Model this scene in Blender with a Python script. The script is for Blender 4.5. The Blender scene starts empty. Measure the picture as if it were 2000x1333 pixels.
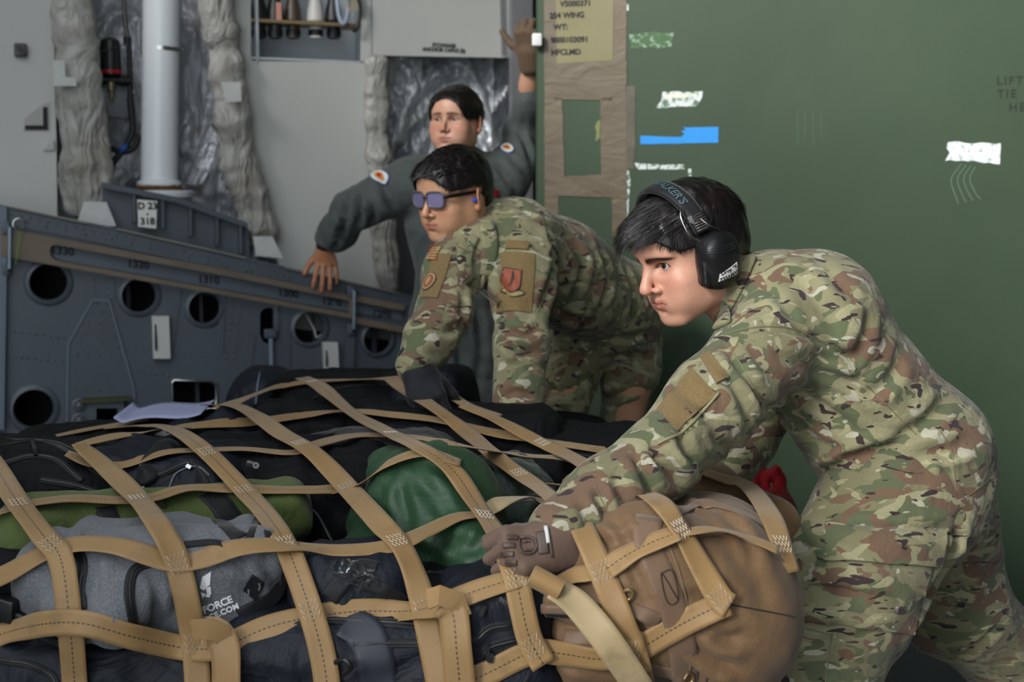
import bpy, bmesh, math, random
import numpy as np
from mathutils import Vector, Matrix
from mathutils.bvhtree import BVHTree
random.seed(7)
COL = bpy.context.scene.collection
# ------------------------------------------------------------------ camera frame
F = 2600.0; CH = 1.30; PITCH = math.atan((666.5-391.0)/F)
CP, SP = math.cos(PITCH), math.sin(PITCH)
def ray(px, py):
    a = (px-1000.0)/F; b = -(py-666.5)/F
    v = np.array([a, CP+b*SP, -SP+b*CP])
    return v/np.linalg.norm(v)
CAM = np.array([0.0, 0.0, CH])
def W(px, py, d):
    "world point seen at pixel (px, py) at ground distance d from the camera"
    v = ray(px, py)
    return CAM + v*(d/v[1])
def nrm(v):
    v = np.asarray(v, float); return v/(np.linalg.norm(v)+1e-12)
# ------------------------------------------------------------------ noise
_rs = np.random.RandomState(11)
_perm = _rs.permutation(256); _perm = np.concatenate([_perm, _perm, _perm])
_grad = _rs.normal(size=(256, 3)); _grad /= np.linalg.norm(_grad, axis=1)[:, None]
def noise3(p):
    p = np.asarray(p, float); i = np.floor(p).astype(int); f = p-i; u = f*f*f*(f*(f*6-15)+10)
    i &= 255
    out = 0
    for dx in (0, 1):
        for dy in (0, 1):
            for dz in (0, 1):
                h = _perm[_perm[_perm[(i[:, 0]+dx) & 255]+((i[:, 1]+dy) & 255)]+((i[:, 2]+dz) & 255)]
                g = _grad[h]
                d = (g*(f-np.array([dx, dy, dz]))).sum(1)
                w = (u[:, 0] if dx else 1-u[:, 0])*(u[:, 1] if dy else 1-u[:, 1])*(u[:, 2] if dz else 1-u[:, 2])
                out = out+w*d
    return out*1.5
def fbm(p, o=3):
    s = 0; a = 1.0
    for k in range(o):
        s = s+a*noise3(p*(2**k)+k*17.3); a *= .5
    return s
# ------------------------------------------------------------------ SDF sculpting grid
class SDF:
    def __init__(s, lo, hi, h):
        s.h = h; s.lo = np.array(lo, float); s.hi = np.array(hi, float)
        s.n = np.ceil((s.hi-s.lo)/h).astype(int)+1
        s.F = np.full(tuple(s.n), 1.0, np.float32)
        s.ax = [s.lo[i]+h*np.arange(s.n[i]) for i in range(3)]
    def region(s, lo, hi, m):
        a = np.clip(np.floor((np.array(lo)-m-s.lo)/s.h).astype(int), 0, s.n)
        b = np.clip(np.ceil((np.array(hi)+m-s.lo)/s.h).astype(int)+1, 0, s.n)
        if (b <= a).any(): return None
        sl = tuple(slice(a[i], b[i]) for i in range(3))
        X = s.ax[0][sl[0]][:, None, None].astype(np.float32); Y = s.ax[1][sl[1]][None, :, None].astype(np.float32); Z = s.ax[2][sl[2]][None, None, :].astype(np.float32)
        return sl, X, Y, Z
    def comb(s, sl, d, k, mode):
        A = s.F[sl]
        if mode == 'sub': d = -d; A2 = -A
        else: A2 = A
        B = d if mode == 'add' else -d
        if mode == 'sub':   # smooth max(A, -d): here d already negated
            a, b = -A, -d   # smin of negatives
            if k > 0:
                hh = np.maximum(k-np.abs(a-b), 0)/k; r = np.minimum(a, b)-hh*hh*k*.25
            else: r = np.minimum(a, b)
            s.F[sl] = -r
        else:
            if k > 0:
                hh = np.maximum(k-np.abs(A-B), 0)/k; r = np.minimum(A, B)-hh*hh*k*.25
            else: r = np.minimum(A, B)
            s.F[sl] = r
    def cone(s, a, b, r1, r2, k=.02, flat=None, mode='add'):
        a = np.array(a, float); b = np.array(b, float)
        R = max(r1, r2)*(max(1, flat[1]) if flat else 1)
        g = s.region(np.minimum(a, b)-R, np.maximum(a, b)+R, k+.03)
        if g is None: return
        sl, X, Y, Z = g
        ba = b-a; L2 = max(float(ba@ba), 1e-9)
        px, py, pz = X-a[0], Y-a[1], Z-a[2]
        t = np.clip((px*ba[0]+py*ba[1]+pz*ba[2])/L2, 0, 1)
        qx, qy, qz = px-t*ba[0], py-t*ba[1], pz-t*ba[2]
        r = r1+(r2-r1)*t
        if flat is not None:
            w = nrm(flat[0]); f = flat[1]
            c = qx*w[0]+qy*w[1]+qz*w[2]
            q2 = qx*qx+qy*qy+qz*qz-c*c+(c/f)**2
            k0 = np.sqrt(np.maximum(q2, 0))
            n2 = np.sqrt(np.maximum(qx*qx+qy*qy+qz*qz-c*c+(c/f/f)**2, 1e-12))
            d = np.where(k0 > 1e-6, (k0-r)*k0/np.maximum(n2, 1e-6), -r)
        else:
            d = np.sqrt(qx*qx+qy*qy+qz*qz)-r
        s.comb(sl, d, k, mode)
    def ell(s, c, r, k=.01, R=None, mode='add'):
        c = np.array(c, float); r = np.array(r, float); m = r.max()
        R = np.eye(3) if R is None else np.array(R)
        g = s.region(c-m, c+m, k+.02)
        if g is None: return
        sl, X, Y, Z = g
        x, y, z = X-c[0], Y-c[1], Z-c[2]
        u = [(x*R[0, i]+y*R[1, i]+z*R[2, i]) for i in range(3)]   # columns of R are the axes
        k0 = np.sqrt(sum((u[i]/r[i])**2 for i in range(3))); k1 = np.sqrt(sum((u[i]/r[i]**2)**2 for i in range(3)))
        d = np.where(k1 > 1e-6, k0*(k0-1)/np.maximum(k1, 1e-6), -r.min())
        s.comb(sl, d, k, mode)
    def box(s, c, e, r=.01, k=.01, R=None, mode='add'):
        c = np.array(c, float); e = np.array(e, float); m = np.linalg.norm(e)
        R = np.eye(3) if R is None else np.array(R)
        g = s.region(c-m, c+m, k+.02)
        if g is None: return
        sl, X, Y, Z = g
        x, y, z = X-c[0], Y-c[1], Z-c[2]
        q = [np.abs(x*R[0, i]+y*R[1, i]+z*R[2, i])-(e[i]-r) for i in range(3)]
        d = np.sqrt(sum(np.maximum(v, 0)**2 for v in q))+np.minimum(np.maximum(q[0], np.maximum(q[1], q[2])), 0)-r
        s.comb(sl, d, k, mode)
    def half(s, p, n, k=.0):
        "cut away the side the normal points to"
        n = nrm(n); sl = tuple(slice(0, m) for m in s.n)
        d = (s.ax[0][:, None, None]-p[0])*n[0]+(s.ax[1][None, :, None]-p[1])*n[1]+(s.ax[2][None, None, :]-p[2])*n[2]
        A = s.F; d = d.astype(np.float32)
        if k > 0:
            hh = np.maximum(k-np.abs(A-d), 0)/k; s.F = np.maximum(A, d)+hh*hh*k*.25
        else: s.F = np.maximum(A, d)
    def path(s, pts, radii, k=.02, flat=None):
        for i in range(len(pts)-1): s.cone(pts[i], pts[i+1], radii[i], radii[i+1], k, flat)
    def mesh(s):
        s.F[0] = s.F[-1] = 1; s.F[:, 0] = s.F[:, -1] = 1; s.F[:, :, 0] = s.F[:, :, -1] = 1
        S = s.F < 0
        C = np.zeros(tuple(np.array(S.shape)-1), np.int8)
        offs = [(i, j, k) for i in (0, 1) for j in (0, 1) for k in (0, 1)]
        nx, ny, nz = S.shape
        for (i, j, k) in offs: C += S[i:nx-1+i, j:ny-1+j, k:nz-1+k]
        act = np.argwhere((C > 0) & (C < 8))
        idx = np.full(C.shape, -1, np.int32); idx[act[:, 0], act[:, 1], act[:, 2]] = np.arange(len(act))
        vals = {o: s.F[act[:, 0]+o[0], act[:, 1]+o[1], act[:, 2]+o[2]] for o in offs}
        acc = np.zeros((len(act), 3)); cnt = np.zeros(len(act))
        for o in offs:
            for ax in range(3):
                if o[ax] == 0:
                    o2 = list(o); o2[ax] = 1; o2 = tuple(o2)
                    a, b = vals[o], vals[o2]; m = (a < 0) != (b < 0)
                    t = np.where(m, a/np.where(m, a-b, 1), 0)
                    p = np.tile(np.array(o, float), (len(act), 1)); p[:, ax] += t
                    acc += p*m[:, None]; cnt += m
        V = s.lo+(act+acc/cnt[:, None])*s.h
        Q = []
        for ax in range(3):
            sh = [slice(None)]*3; sh2 = [slice(None)]*3
            sh[ax] = slice(0, -1); sh2[ax] = slice(1, None)
            A = S[tuple(sh)]; B = S[tuple(sh2)]
            e = np.argwhere(A != B); 
            b1, b2 = (ax+1) % 3, (ax+2) % 3
            ok = (e[:, b1] > 0) & (e[:, b2] > 0) & (e[:, b1] < S.shape[b1]-1) & (e[:, b2] < S.shape[b2]-1)
            e = e[ok]; fl = A[e[:, 0], e[:, 1], e[:, 2]]
            def cid(d1, d2):
                q = e.copy(); q[:, b1] += d1; q[:, b2] += d2
                return idx[q[:, 0], q[:, 1], q[:, 2]]
            q = np.stack([cid(-1, -1), cid(0, -1), cid(0, 0), cid(-1, 0)], 1)
            q[~fl] = q[~fl][:, ::-1]
            Q.append(q)
        return V, np.concatenate(Q)
def vnormals(V, Q):
    n = np.cross(V[Q[:, 2]]-V[Q[:, 0]], V[Q[:, 3]]-V[Q[:, 1]])
    N = np.zeros_like(V)
    for i in range(4): np.add.at(N, Q[:, i], n)
    return N/(np.linalg.norm(N, axis=1)[:, None]+1e-12)
def relax(V, Q, it=1, f=.5):
    for _ in range(it):
        A = np.zeros_like(V); c = np.zeros(len(V))
        for i in range(4):
            np.add.at(A, Q[:, i], V[Q[:, (i+1) % 4]]); np.add.at(c, Q[:, i], 1)
            np.add.at(A, Q[:, i], V[Q[:, (i-1) % 4]]); np.add.at(c, Q[:, i], 1)
        V = V*(1-f)+f*A/np.maximum(c, 1)[:, None]
    return V
def BVH(V, Q):
    return BVHTree.FromPolygons([tuple(v) for v in V], [tuple(int(j) for j in q) for q in Q])
# ------------------------------------------------------------------ object helpers
def mkobj(name, V, Fs, mat, parent=None, smooth=True, cols=None, uv=None, attr='Col'):
    me = bpy.data.meshes.new(name)
    me.from_pydata([tuple(map(float, v)) for v in V], [], [tuple(int(j) for j in f) for f in Fs])
    o = bpy.data.objects.new(name, me); COL.objects.link(o)
    if mat: me.materials.append(mat)
    if smooth: me.polygons.foreach_set('use_smooth', [True]*len(me.polygons))
    if cols is not None:
        ca = me.color_attributes.new(attr, 'FLOAT_COLOR', 'POINT')
        c = np.ones((len(V), 4), np.float32); c[:, :3] = cols; ca.data.foreach_set('color', c.ravel())
    if uv is not None:
        ul = me.uv_layers.new(name='UVMap'); uvv = np.asarray(uv, float)
        li = np.zeros(len(me.loops), np.int32); me.loops.foreach_get('vertex_index', li)
        ul.data.foreach_set('uv', uvv[li].astype(np.float32).ravel())
    me.update()
    if parent is not None: o.parent = parent
    return o
def recenter(o, loc=None):
    "put the object's origin at its base so that it can be moved as one thing"
    me = o.data; v = np.zeros(len(me.vertices)*3); me.vertices.foreach_get('co', v); v = v.reshape(-1, 3)
    if loc is None: loc = np.array([(v[:, 0].min()+v[:, 0].max())/2, (v[:, 1].min()+v[:, 1].max())/2, v[:, 2].min()])
    loc = np.array(loc, float)
    me.vertices.foreach_set('co', (v-loc).ravel()); o.location = loc
    me.update(); return o
def tag(o, label=None, cat=None, group=None, kind=None):
    if label: o['label'] = label
    if cat: o['category'] = cat
    if group: o['group'] = group
    if kind: o['kind'] = kind
    return o
def empty(name, loc, label=None, cat=None, group=None, kind=None):
    o = bpy.data.objects.new(name, None); COL.objects.link(o); o.location = tuple(map(float, loc)); o.empty_display_size = .1
    return tag(o, label, cat, group, kind)
def adopt(child, parent):
    "parent while keeping the child where it stands"
    child.parent = parent
    child.location = Vector(child.location)-Vector(wloc(parent))
    return child
def wloc(o):
    v = Vector((0, 0, 0))
    while o is not None: v += Vector(o.location); o = o.parent
    return v
class MB:
    "collects simple shapes into one mesh"
    def __init__(s): s.V = []; s.F = []
    def add(s, V, Fs):
        b = len(s.V); s.V += [tuple(map(float, v)) for v in V]; s.F += [tuple(int(i)+b for i in f) for f in Fs]; return s
    def box(s, c, e, R=None, bev=0):
        c = np.array(c, float); R = np.eye(3) if R is None else np.array(R); e = np.array(e, float)
        if bev <= 0:
            P = [c+R@(np.array([x, y, z])*e) for x in (-1, 1) for y in (-1, 1) for z in (-1, 1)]
            return s.add(P, [(0, 1, 3, 2), (4, 6, 7, 5), (0, 4, 5, 1), (2, 3, 7, 6), (0, 2, 6, 4), (1, 5, 7, 3)])
        bm = bmesh.new(); bmesh.ops.create_cube(bm, size=2)
        for v in bm.verts: v.co = Vector((v.co.x*e[0], v.co.y*e[1], v.co.z*e[2]))
        bmesh.ops.bevel(bm, geom=list(bm.edges), offset=bev, segments=3, profile=.5, affect='EDGES')
        bm.verts.index_update()
        P = [c+R@np.array(v.co) for v in bm.verts]; Fs = [[v.index for v in f.verts] for f in bm.faces]; bm.free()
        return s.add(P, Fs)
    def tube(s, pts, r, n=10, cap=True):
        pts = [np.array(p, float) for p in pts]; m = len(pts)
        rr = r if hasattr(r, '__len__') else [r]*m
        up = None; base = len(s.V); V = []
        for i, p in enumerate(pts):
            t = nrm(pts[min(i+1, m-1)]-pts[max(i-1, 0)])
            if up is None:
                up = np.cross(t, [0, 0, 1.]) if abs(t[2]) < .9 else np.cross(t, [1., 0, 0])
            up = nrm(up-t*(up@t)); w = np.cross(t, up)
            for k in range(n):
                a = 2*math.pi*k/n; V.append(p+rr[i]*(math.cos(a)*up+math.sin(a)*w))
        Fs = [(i*n+k, i*n+(k+1) % n, (i+1)*n+(k+1) % n, (i+1)*n+k) for i in range(m-1) for k in range(n)]
        if cap: Fs += [tuple(range(n))[::-1], tuple((m-1)*n+k for k in range(n))]
        return s.add(V, Fs)
    def lathe(s, c, ax, prof, n=24):
        "prof: list of (radius, along)"
        c = np.array(c, float); ax = nrm(ax); u = nrm(np.cross(ax, [0, 0, 1.]) if abs(ax[2]) < .9 else np.cross(ax, [1., 0, 0])); w = np.cross(ax, u)
        V = [c+ax*h+r*(math.cos(2*math.pi*k/n)*u+math.sin(2*math.pi*k/n)*w) for (r, h) in prof for k in range(n)]
        m = len(prof)
        Fs = [(i*n+k, i*n+(k+1) % n, (i+1)*n+(k+1) % n, (i+1)*n+k) for i in range(m-1) for k in range(n)]
        Fs += [tuple(range(n))[::-1], tuple((m-1)*n+k for k in range(n))]
        return s.add(V, Fs)
    def ribbon(s, P, N, w, t, sub=1):
        "flat strap through points P with surface normals N"
        P = np.array(P, float); N = np.array(N, float); m = len(P)
        ww = w if hasattr(w, '__len__') else [w]*m
        V = []
        for i in range(m):
            T = nrm(P[min(i+1, m-1)]-P[max(i-1, 0)]); n = nrm(N[i]-T*(N[i]@T)); S = np.cross(T, n)
            for k in range(sub+1): V.append(P[i]+S*ww[i]*(k/sub-.5)+n*t/2)
            for k in range(sub, -1, -1): V.append(P[i]+S*ww[i]*(k/sub-.5)-n*t/2)
        c = 2*(sub+1)
        Fs = [(i*c+k, i*c+(k+1) % c, (i+1)*c+(k+1) % c, (i+1)*c+k) for i in range(m-1) for k in range(c)]
        Fs += [tuple(range(c))[::-1], tuple((m-1)*c+k for k in range(c))]
        return s.add(V, Fs)
    def prism(s, poly, z, n):
        "polygon (3-D points) thickened along n by z"
        n = nrm(n); m = len(poly); A = [np.array(p, float) for p in poly]
        return s.add(A+[p+n*z for p in A], [tuple(range(m))[::-1], tuple(range(m, 2*m))]+[(i, (i+1) % m, m+(i+1) % m, m+i) for i in range(m)])
    def build(s, name, mat, parent=None, smooth=False, ang=40):
        o = mkobj(name, s.V, s.F, mat, parent, smooth)
        bm = bmesh.new(); bm.from_mesh(o.data); bmesh.ops.recalc_face_normals(bm, faces=bm.faces); bm.to_mesh(o.data); bm.free()
        if smooth:
            try: o.data.set_sharp_from_angle(angle=math.radians(ang))
            except Exception: pass
        return o
def crom(pts, n):
    pts = [np.array(p, float) for p in pts]; m = len(pts)
    if m == 2: return np.array([pts[0]+(pts[1]-pts[0])*t for t in np.linspace(0, 1, n)])
    P = [2*pts[0]-pts[1]]+pts+[2*pts[-1]-pts[-2]]
    # chord-length spacing
    seg = [np.linalg.norm(pts[i+1]-pts[i]) for i in range(m-1)]; cum = np.concatenate([[0], np.cumsum(seg)])
    out = []
    for s in np.linspace(0, cum[-1], n):
        i = min(int(np.searchsorted(cum, s, 'right')-1), m-2); t = (s-cum[i])/max(seg[i], 1e-9)
        p0, p1, p2, p3 = P[i:i+4]
        out.append(.5*((2*p1)+(-p0+p2)*t+(2*p0-5*p1+4*p2-p3)*t*t+(-p0+3*p1-3*p2+p3)*t**3))
    return np.array(out)
def drape_patch(bvh, c, dirn, up, w, h, off=.002, th=.003, nx=14, ny=14, shape=None):
    "a small panel laid over a surface: rays run from c along dirn"
    dirn = nrm(dirn); up = np.array(up, float); up = nrm(up-dirn*(up@dirn)); rt = np.cross(dirn, up)
    V = {}; L = []
    for i in range(nx+1):
        for j in range(ny+1):
            x, y = (i/nx-.5)*w, (j/ny-.5)*h
            if shape: x, y = shape(i/nx*2-1, j/ny*2-1); x *= w/2; y *= h/2
            o = np.array(c)+rt*x+up*y-dirn*.12
            hit, nn, _, _ = bvh.ray_cast(Vector(o), Vector(dirn), .4)
            if hit is None or abs((np.array(hit)-o)@dirn-.12) > .085: hit, nn, _, _ = bvh.find_nearest(Vector(o+dirn*.12))
            nn = np.array(nn); 
            if nn@dirn > 0: nn = -nn
            V[i, j] = len(L); L.append((np.array(hit), nn))
    P = np.array([a for a, b in L]); N = np.array([b for a, b in L])
    top = P+N*off-dirn*0; m = len(L)
    # bottom sunk a little
    A = list(top+N*0)+list(P-N*th)
    Fs = []
    for i in range(nx):
        for j in range(ny):
            Fs.append((V[i, j], V[i+1, j], V[i+1, j+1], V[i, j+1])); Fs.append((m+V[i, j], m+V[i, j+1], m+V[i+1, j+1], m+V[i+1, j]))
    ring = [V[i, 0] for i in range(nx)]+[V[nx, j] for j in range(ny)]+[V[i, ny] for i in range(nx, 0, -1)]+[V[0, j] for j in range(ny, 0, -1)]
    for a, b in zip(ring, ring[1:]+ring[:1]): Fs.append((a, m+a, m+b, b))
    return MB().add(A, Fs)
def disc_shape(a, b):
    "square to disc"
    return a*math.sqrt(max(0, 1-b*b/2)), b*math.sqrt(max(0, 1-a*a/2))
def surf_path(bvh, pts, n, off=.002):
    P = crom(pts, n); out = []; N = []
    for p in P:
        h, nn, _, _ = bvh.find_nearest(Vector(p)); nn = np.array(nn)
        out.append(np.array(h)+nn*off); N.append(nn)
    out = np.array(out); N = np.array(N)
    for _ in range(2):
        N[1:-1] = (N[:-2]+N[1:-1]+N[2:])/3; out[1:-1] = (out[:-2]+2*out[1:-1]+out[2:])/4
    return out, N
def cam_path(bvh, pix, n, off=.002, dmax=8):
    "a line drawn over a surface as seen at the given pixels"
    P = crom([np.array([p[0], p[1], 0.]) for p in pix], n); out = []; N = []
    for p in P:
        r = ray(p[0], p[1]); h, nn, _, _ = bvh.ray_cast(Vector(CAM), Vector(r), dmax)
        if h is None: continue
        nn = np.array(nn); nn = -nn if nn@r > 0 else nn
        out.append(np.array(h)+nn*off); N.append(nn)
    if len(out) < 3: return None, None
    out = np.array(out); N = np.array(N)
    for _ in range(2):
        N[1:-1] = (N[:-2]+N[1:-1]+N[2:])/3; out[1:-1] = (out[:-2]+2*out[1:-1]+out[2:])/4
    return out, N
def text_mesh(s, size, depth=.0, font_off=0.0, shear=0, space=1.0):
    cu = bpy.data.curves.new('t', 'FONT'); cu.body = s; cu.size = size; cu.extrude = depth; cu.align_x = 'CENTER'; cu.align_y = 'CENTER'; cu.offset = font_off; cu.shear = shear; cu.space_character = space
    ob = bpy.data.objects.new('t', cu); COL.objects.link(ob)
    dg = bpy.context.evaluated_depsgraph_get(); me = bpy.data.meshes.new_from_object(ob.evaluated_get(dg))
    V = np.array([tuple(v.co) for v in me.vertices]).reshape(-1, 3); Fs = [tuple(p.vertices) for p in me.polygons]
    bpy.data.objects.remove(ob); bpy.data.curves.remove(cu); bpy.data.meshes.remove(me)
    return V, Fs
def put_text(mb, s, c, rt, up, size, depth=.0015, off=.001, **kw):
    V, Fs = text_mesh(s, size, depth, **kw); rt = nrm(rt); up = nrm(up); n = np.cross(rt, up)
    P = [np.array(c)+rt*v[0]+up*v[1]+n*(v[2]+off+depth) for v in V]
    mb.add(P, Fs); return mb
def put_text_on(mb, bvh, s, c, dirn, up, size, off=.002, **kw):
    dirn = nrm(dirn); up = np.array(up, float); up = nrm(up-dirn*(up@dirn)); rt = np.cross(dirn, up)
    V, Fs = text_mesh(s, size, 0, **kw); P = []
    for v in V:
        o = np.array(c)+rt*v[0]+up*v[1]-dirn*.1
        h, nn, _, _ = bvh.ray_cast(Vector(o), Vector(dirn), .3)
        P.append((np.array(h)-dirn*off) if h is not None else o+dirn*.1)
    mb.add(P, Fs); return mb
# ------------------------------------------------------------------ materials
def hexc(h):
    h = h.lstrip('#'); c = [int(h[i:i+2], 16)/255 for i in (0, 2, 4)]
    return tuple(x/12.92 if x <= .04045 else ((x+.055)/1.055)**2.4 for x in c)+(1,)
class NT:
    def __init__(s, name):
        s.m = bpy.data.materials.new(name); s.m.use_nodes = True; s.t = s.m.node_tree; s.N = s.t.nodes; s.L = s.t.links
        s.b = s.N['Principled BSDF']
        s.tc = s.N.new('ShaderNodeTexCoord')
    def new(s, t, **kw):
        n = s.N.new(t)
        for k, v in kw.items():
            if k.startswith('i_'): n.inputs[k[2:].replace('_', ' ')].default_value = v
            else: setattr(n, k, v)
        return n
    def link(s, a, b): s.L.new(a, b)
    def noise(s, scale, detail=3, dist=0, vec=None, scl=(1, 1, 1), loc=(0, 0, 0), rough=.5, rot=(0, 0, 0)):
        mp = s.N.new('ShaderNodeMapping'); mp.inputs['Scale'].default_value = scl; mp.inputs['Location'].default_value = loc; mp.inputs['Rotation'].default_value = rot
        s.link(vec or s.tc.outputs['Object'], mp.inputs['Vector'])
        n = s.N.new('ShaderNodeTexNoise'); n.inputs['Scale'].default_value = scale; n.inputs['Detail'].default_value = detail; n.inputs['Distortion'].default_value = dist; n.inputs['Roughness'].default_value = rough
        s.link(mp.outputs[0], n.inputs['Vector']); return n.outputs['Fac']
    def rng(s, v, a, b, c=0, d=1):
        n = s.N.new('ShaderNodeMapRange'); n.inputs[1].default_value = a; n.inputs[2].default_value = b; n.inputs[3].default_value = c; n.inputs[4].default_value = d
        s.link(v, n.inputs[0]); return n.outputs[0]
    def mix(s, f, a, b):
        n = s.N.new('ShaderNodeMix'); n.data_type = 'RGBA'
        for inp, v in ((n.inputs['Factor'], f), (n.inputs[6], a), (n.inputs[7], b)):
            if hasattr(v, 'links'): s.link(v, inp)
            elif isinstance(v, (int, float)): inp.default_value = v
            else: inp.default_value = v
        return n.outputs[2]
    def math(s, op, a, b=0.0):
        n = s.N.new('ShaderNodeMath'); n.operation = op
        for i, v in enumerate((a, b)):
            if hasattr(v, 'links'): s.link(v, n.inputs[i])
            else: n.inputs[i].default_value = v
        return n.outputs[0]
    def bump(s, h, strength=.3, dist=.01, prev=None):
        n = s.N.new('ShaderNodeBump'); n.inputs['Strength'].default_value = strength; n.inputs['Distance'].default_value = dist
        s.link(h, n.inputs['Height'])
        if prev is not None: s.link(prev, n.inputs['Normal'])
        return n.outputs[0]
    def done(s, color=None, rough=.6, metal=0, normal=None, spec=.5, sheen=0, coat=0):
        if color is not None:
            if hasattr(color, 'links'): s.link(color, s.b.inputs['Base Color'])
            else: s.b.inputs['Base Color'].default_value = color
        if hasattr(rough, 'links'): s.link(rough, s.b.inputs['Roughness'])
        else: s.b.inputs['Roughness'].default_value = rough
        s.b.inputs['Metallic'].default_value = metal; s.b.inputs['Specular IOR Level'].default_value = spec
        s.b.inputs['Sheen Weight'].default_value = sheen; s.b.inputs['Coat Weight'].default_value = coat
        if normal is not None: s.link(normal, s.b.inputs['Normal'])
        return s.m
_mc = {}
def paint(name, hx, rough=.5, metal=0, var=.08, scale=6, bump=.0, bscale=60, spec=.5, sheen=0, bdist=.004):
    if name in _mc: return _mc[name]
    t = NT(name); c = np.array(hexc(hx)[:3]); n = t.noise(scale, 4)
    f = t.rng(n, .3, .7)
    col = t.mix(f, tuple(c*(1-var))+(1,), tuple(np.minimum(c*(1+var), 1))+(1,))
    nm = t.bump(t.noise(bscale, 3), bump, bdist) if bump > 0 else None
    _mc[name] = t.done(col, rough, metal, nm, spec, sheen); return _mc[name]
def fabric(name, hx, rough=.8, wr=.35, wscale=9, weave=900, var=.12, sheen=.15, hx2=None, spec=.3, wdist=.03):
    "cloth: fold bump, fine weave bump"
    if name in _mc: return _mc[name]
    t = NT(name); c = np.array(hexc(hx)[:3]); c2 = np.array(hexc(hx2)[:3]) if hx2 else c
    col = t.mix(t.rng(t.noise(weave*.5, 2), .35, .65), tuple(c*(1-var))+(1,), tuple(np.minimum(c2*(1+var), 1))+(1,))
    b1 = t.bump(t.noise(wscale, 4, 1.2), wr, wdist)
    b2 = t.bump(t.noise(weave, 1), .12, .001, b1)
    _mc[name] = t.done(col, rough, 0, b2, spec, sheen); return _mc[name]
# ================================================================== CAMERA, LIGHT
cd = bpy.data.cameras.new('camera'); cam = bpy.data.objects.new('camera', cd); COL.objects.link(cam)
cam.location = tuple(CAM); cam.rotation_euler = (math.pi/2-PITCH, 0, 0)
cd.sensor_width = 36; cd.lens = F*36/2000; cd.clip_start = .05
cd.dof.use_dof = True; cd.dof.focus_distance = 2.35; cd.dof.aperture_fstop = 4.5
bpy.context.scene.camera = cam
vs = bpy.context.scene.view_settings; vs.view_transform = 'Standard'; vs.look = 'None'; vs.gamma = 1; vs.use_curve_mapping = False; vs.exposure = 0.70
wd = bpy.data.worlds.new('sky'); bpy.context.scene.world = wd; wd.use_nodes = True
bg = wd.node_tree.nodes['Background']; bg.inputs[0].default_value = (.88, .94, 1.0, 1); bg.inputs[1].default_value = 1.25
def sun(name, d, e, ang, col):
    l = bpy.data.lights.new(name, 'SUN'); l.energy = e; l.angle = math.radians(ang); l.color = col
    o = bpy.data.objects.new(name, l); COL.objects.link(o); o.rotation_euler = Vector(d).to_track_quat('-Z', 'Y').to_euler(); return o
sun('sun', (.58, .70, -.38), 3.4, 22, (1, .97, .93))
# ================================================================== WALL FRAME
A0 = W(0, 500, 4.25); B0 = W(780, 500, 4.75)
uw = nrm([B0[0]-A0[0], B0[1]-A0[1], 0]); nw = np.array([uw[1], -uw[0], 0]); zw = np.array([0, 0, 1.])
def WP(px, py, off=0.0):
    "point of the plane that stands 'off' in front of the lower wall panel"
    r = ray(px, py); t = ((A0+nw*off-CAM)@nw)/(r@nw); return CAM+r*t
def WS(px, py, off=0): return (WP(px, py, off)-CAM)@ray(1000, 666)/F   # metres per pixel there
RW = np.stack([uw, nw, zw], 1)      # local axes: along, towards camera, up
def plate(poly, off, th, holes=(), mb=None):
    "sheet with real holes standing in the wall frame; poly and holes in pixels at plane 'off'"
    bm = bmesh.new(); edges = []
    for lp in [poly]+list(holes):
        vs_ = [bm.verts.new(tuple(WP(p[0], p[1], off))) for p in lp]
        edges += [bm.edges.new((vs_[i], vs_[(i+1) % len(vs_)])) for i in range(len(vs_))]
    r = bmesh.ops.triangle_fill(bm, use_beauty=True, use_dissolve=False, edges=edges, normal=Vector(nw))
    fs = list(bm.faces)
    ex = bmesh.ops.extrude_face_region(bm, geom=fs)
    for v in ex['geom']:
        if isinstance(v, bmesh.types.BMVert): v.co += Vector(-nw*th)
    bmesh.ops.recalc_face_normals(bm, faces=bm.faces); bm.verts.index_update()
    mb = mb or MB(); mb.add([tuple(v.co) for v in bm.verts], [[v.index for v in f.verts] for f in bm.faces]); bm.free(); return mb
def circ(cx, cy, r, n=36, off=0, ry=None):
    c = WP(cx, cy, off); s = r*WS(cx, cy, off); pts = []
    for k in range(n):
        a = 2*math.pi*k/n; p = c+uw*s*math.cos(a)+zw*s*math.sin(a)*(ry or 1)
        pts.append(p)
    return pts
def topix(p):
    q = np.array(p)-CAM; y = q[1]*CP-q[2]*SP; z = q[1]*SP+q[2]*CP
    return (1000+F*q[0]/y, 666.5-F*z/y)
M_slate = paint('slate_paint', '#525a62', .42, .0, .10, 3, .12, 25)
M_slate2 = paint('blue_slate_paint', '#50585f', .45, 0, .10, 5, .1, 30)
M_lining = paint('lining_paint', '#bfc0bb', .6, 0, .05, 1.5, .05, 40)
M_dark = paint('black_rubber', '#0c0d0f', .55, 0, .2, 8)
M_black = paint('black_plastic', '#141517', .4, 0, .15, 8, .1, 80)
M_white = paint('white_enamel', '#f0f4f6', .28, 0, .03, 2)
M_offw = paint('off_white_paint', '#c9cac6', .5, 0, .06, 10)
M_steel = paint('bare_steel', '#b9b9b6', .25, 1, .08, 20)
M_tan = paint('tan_rail', '#6f6353', .6, 0, .14, 8, .15, 30)
M_rust = paint('rusty_sealant', '#6b4526', .85, 0, .5, 25, .5, 60)
M_ink = paint('black_ink', '#15171b', .7)
M_blue = paint('blue_tape', '#1f8fe0', .6, 0, .05, 12, .1, 60)
M_red = paint('red_plastic', '#b01318', .4)
M_zinc = paint('olive_primer', '#43432a', .6, 0, .1, 8)
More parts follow.
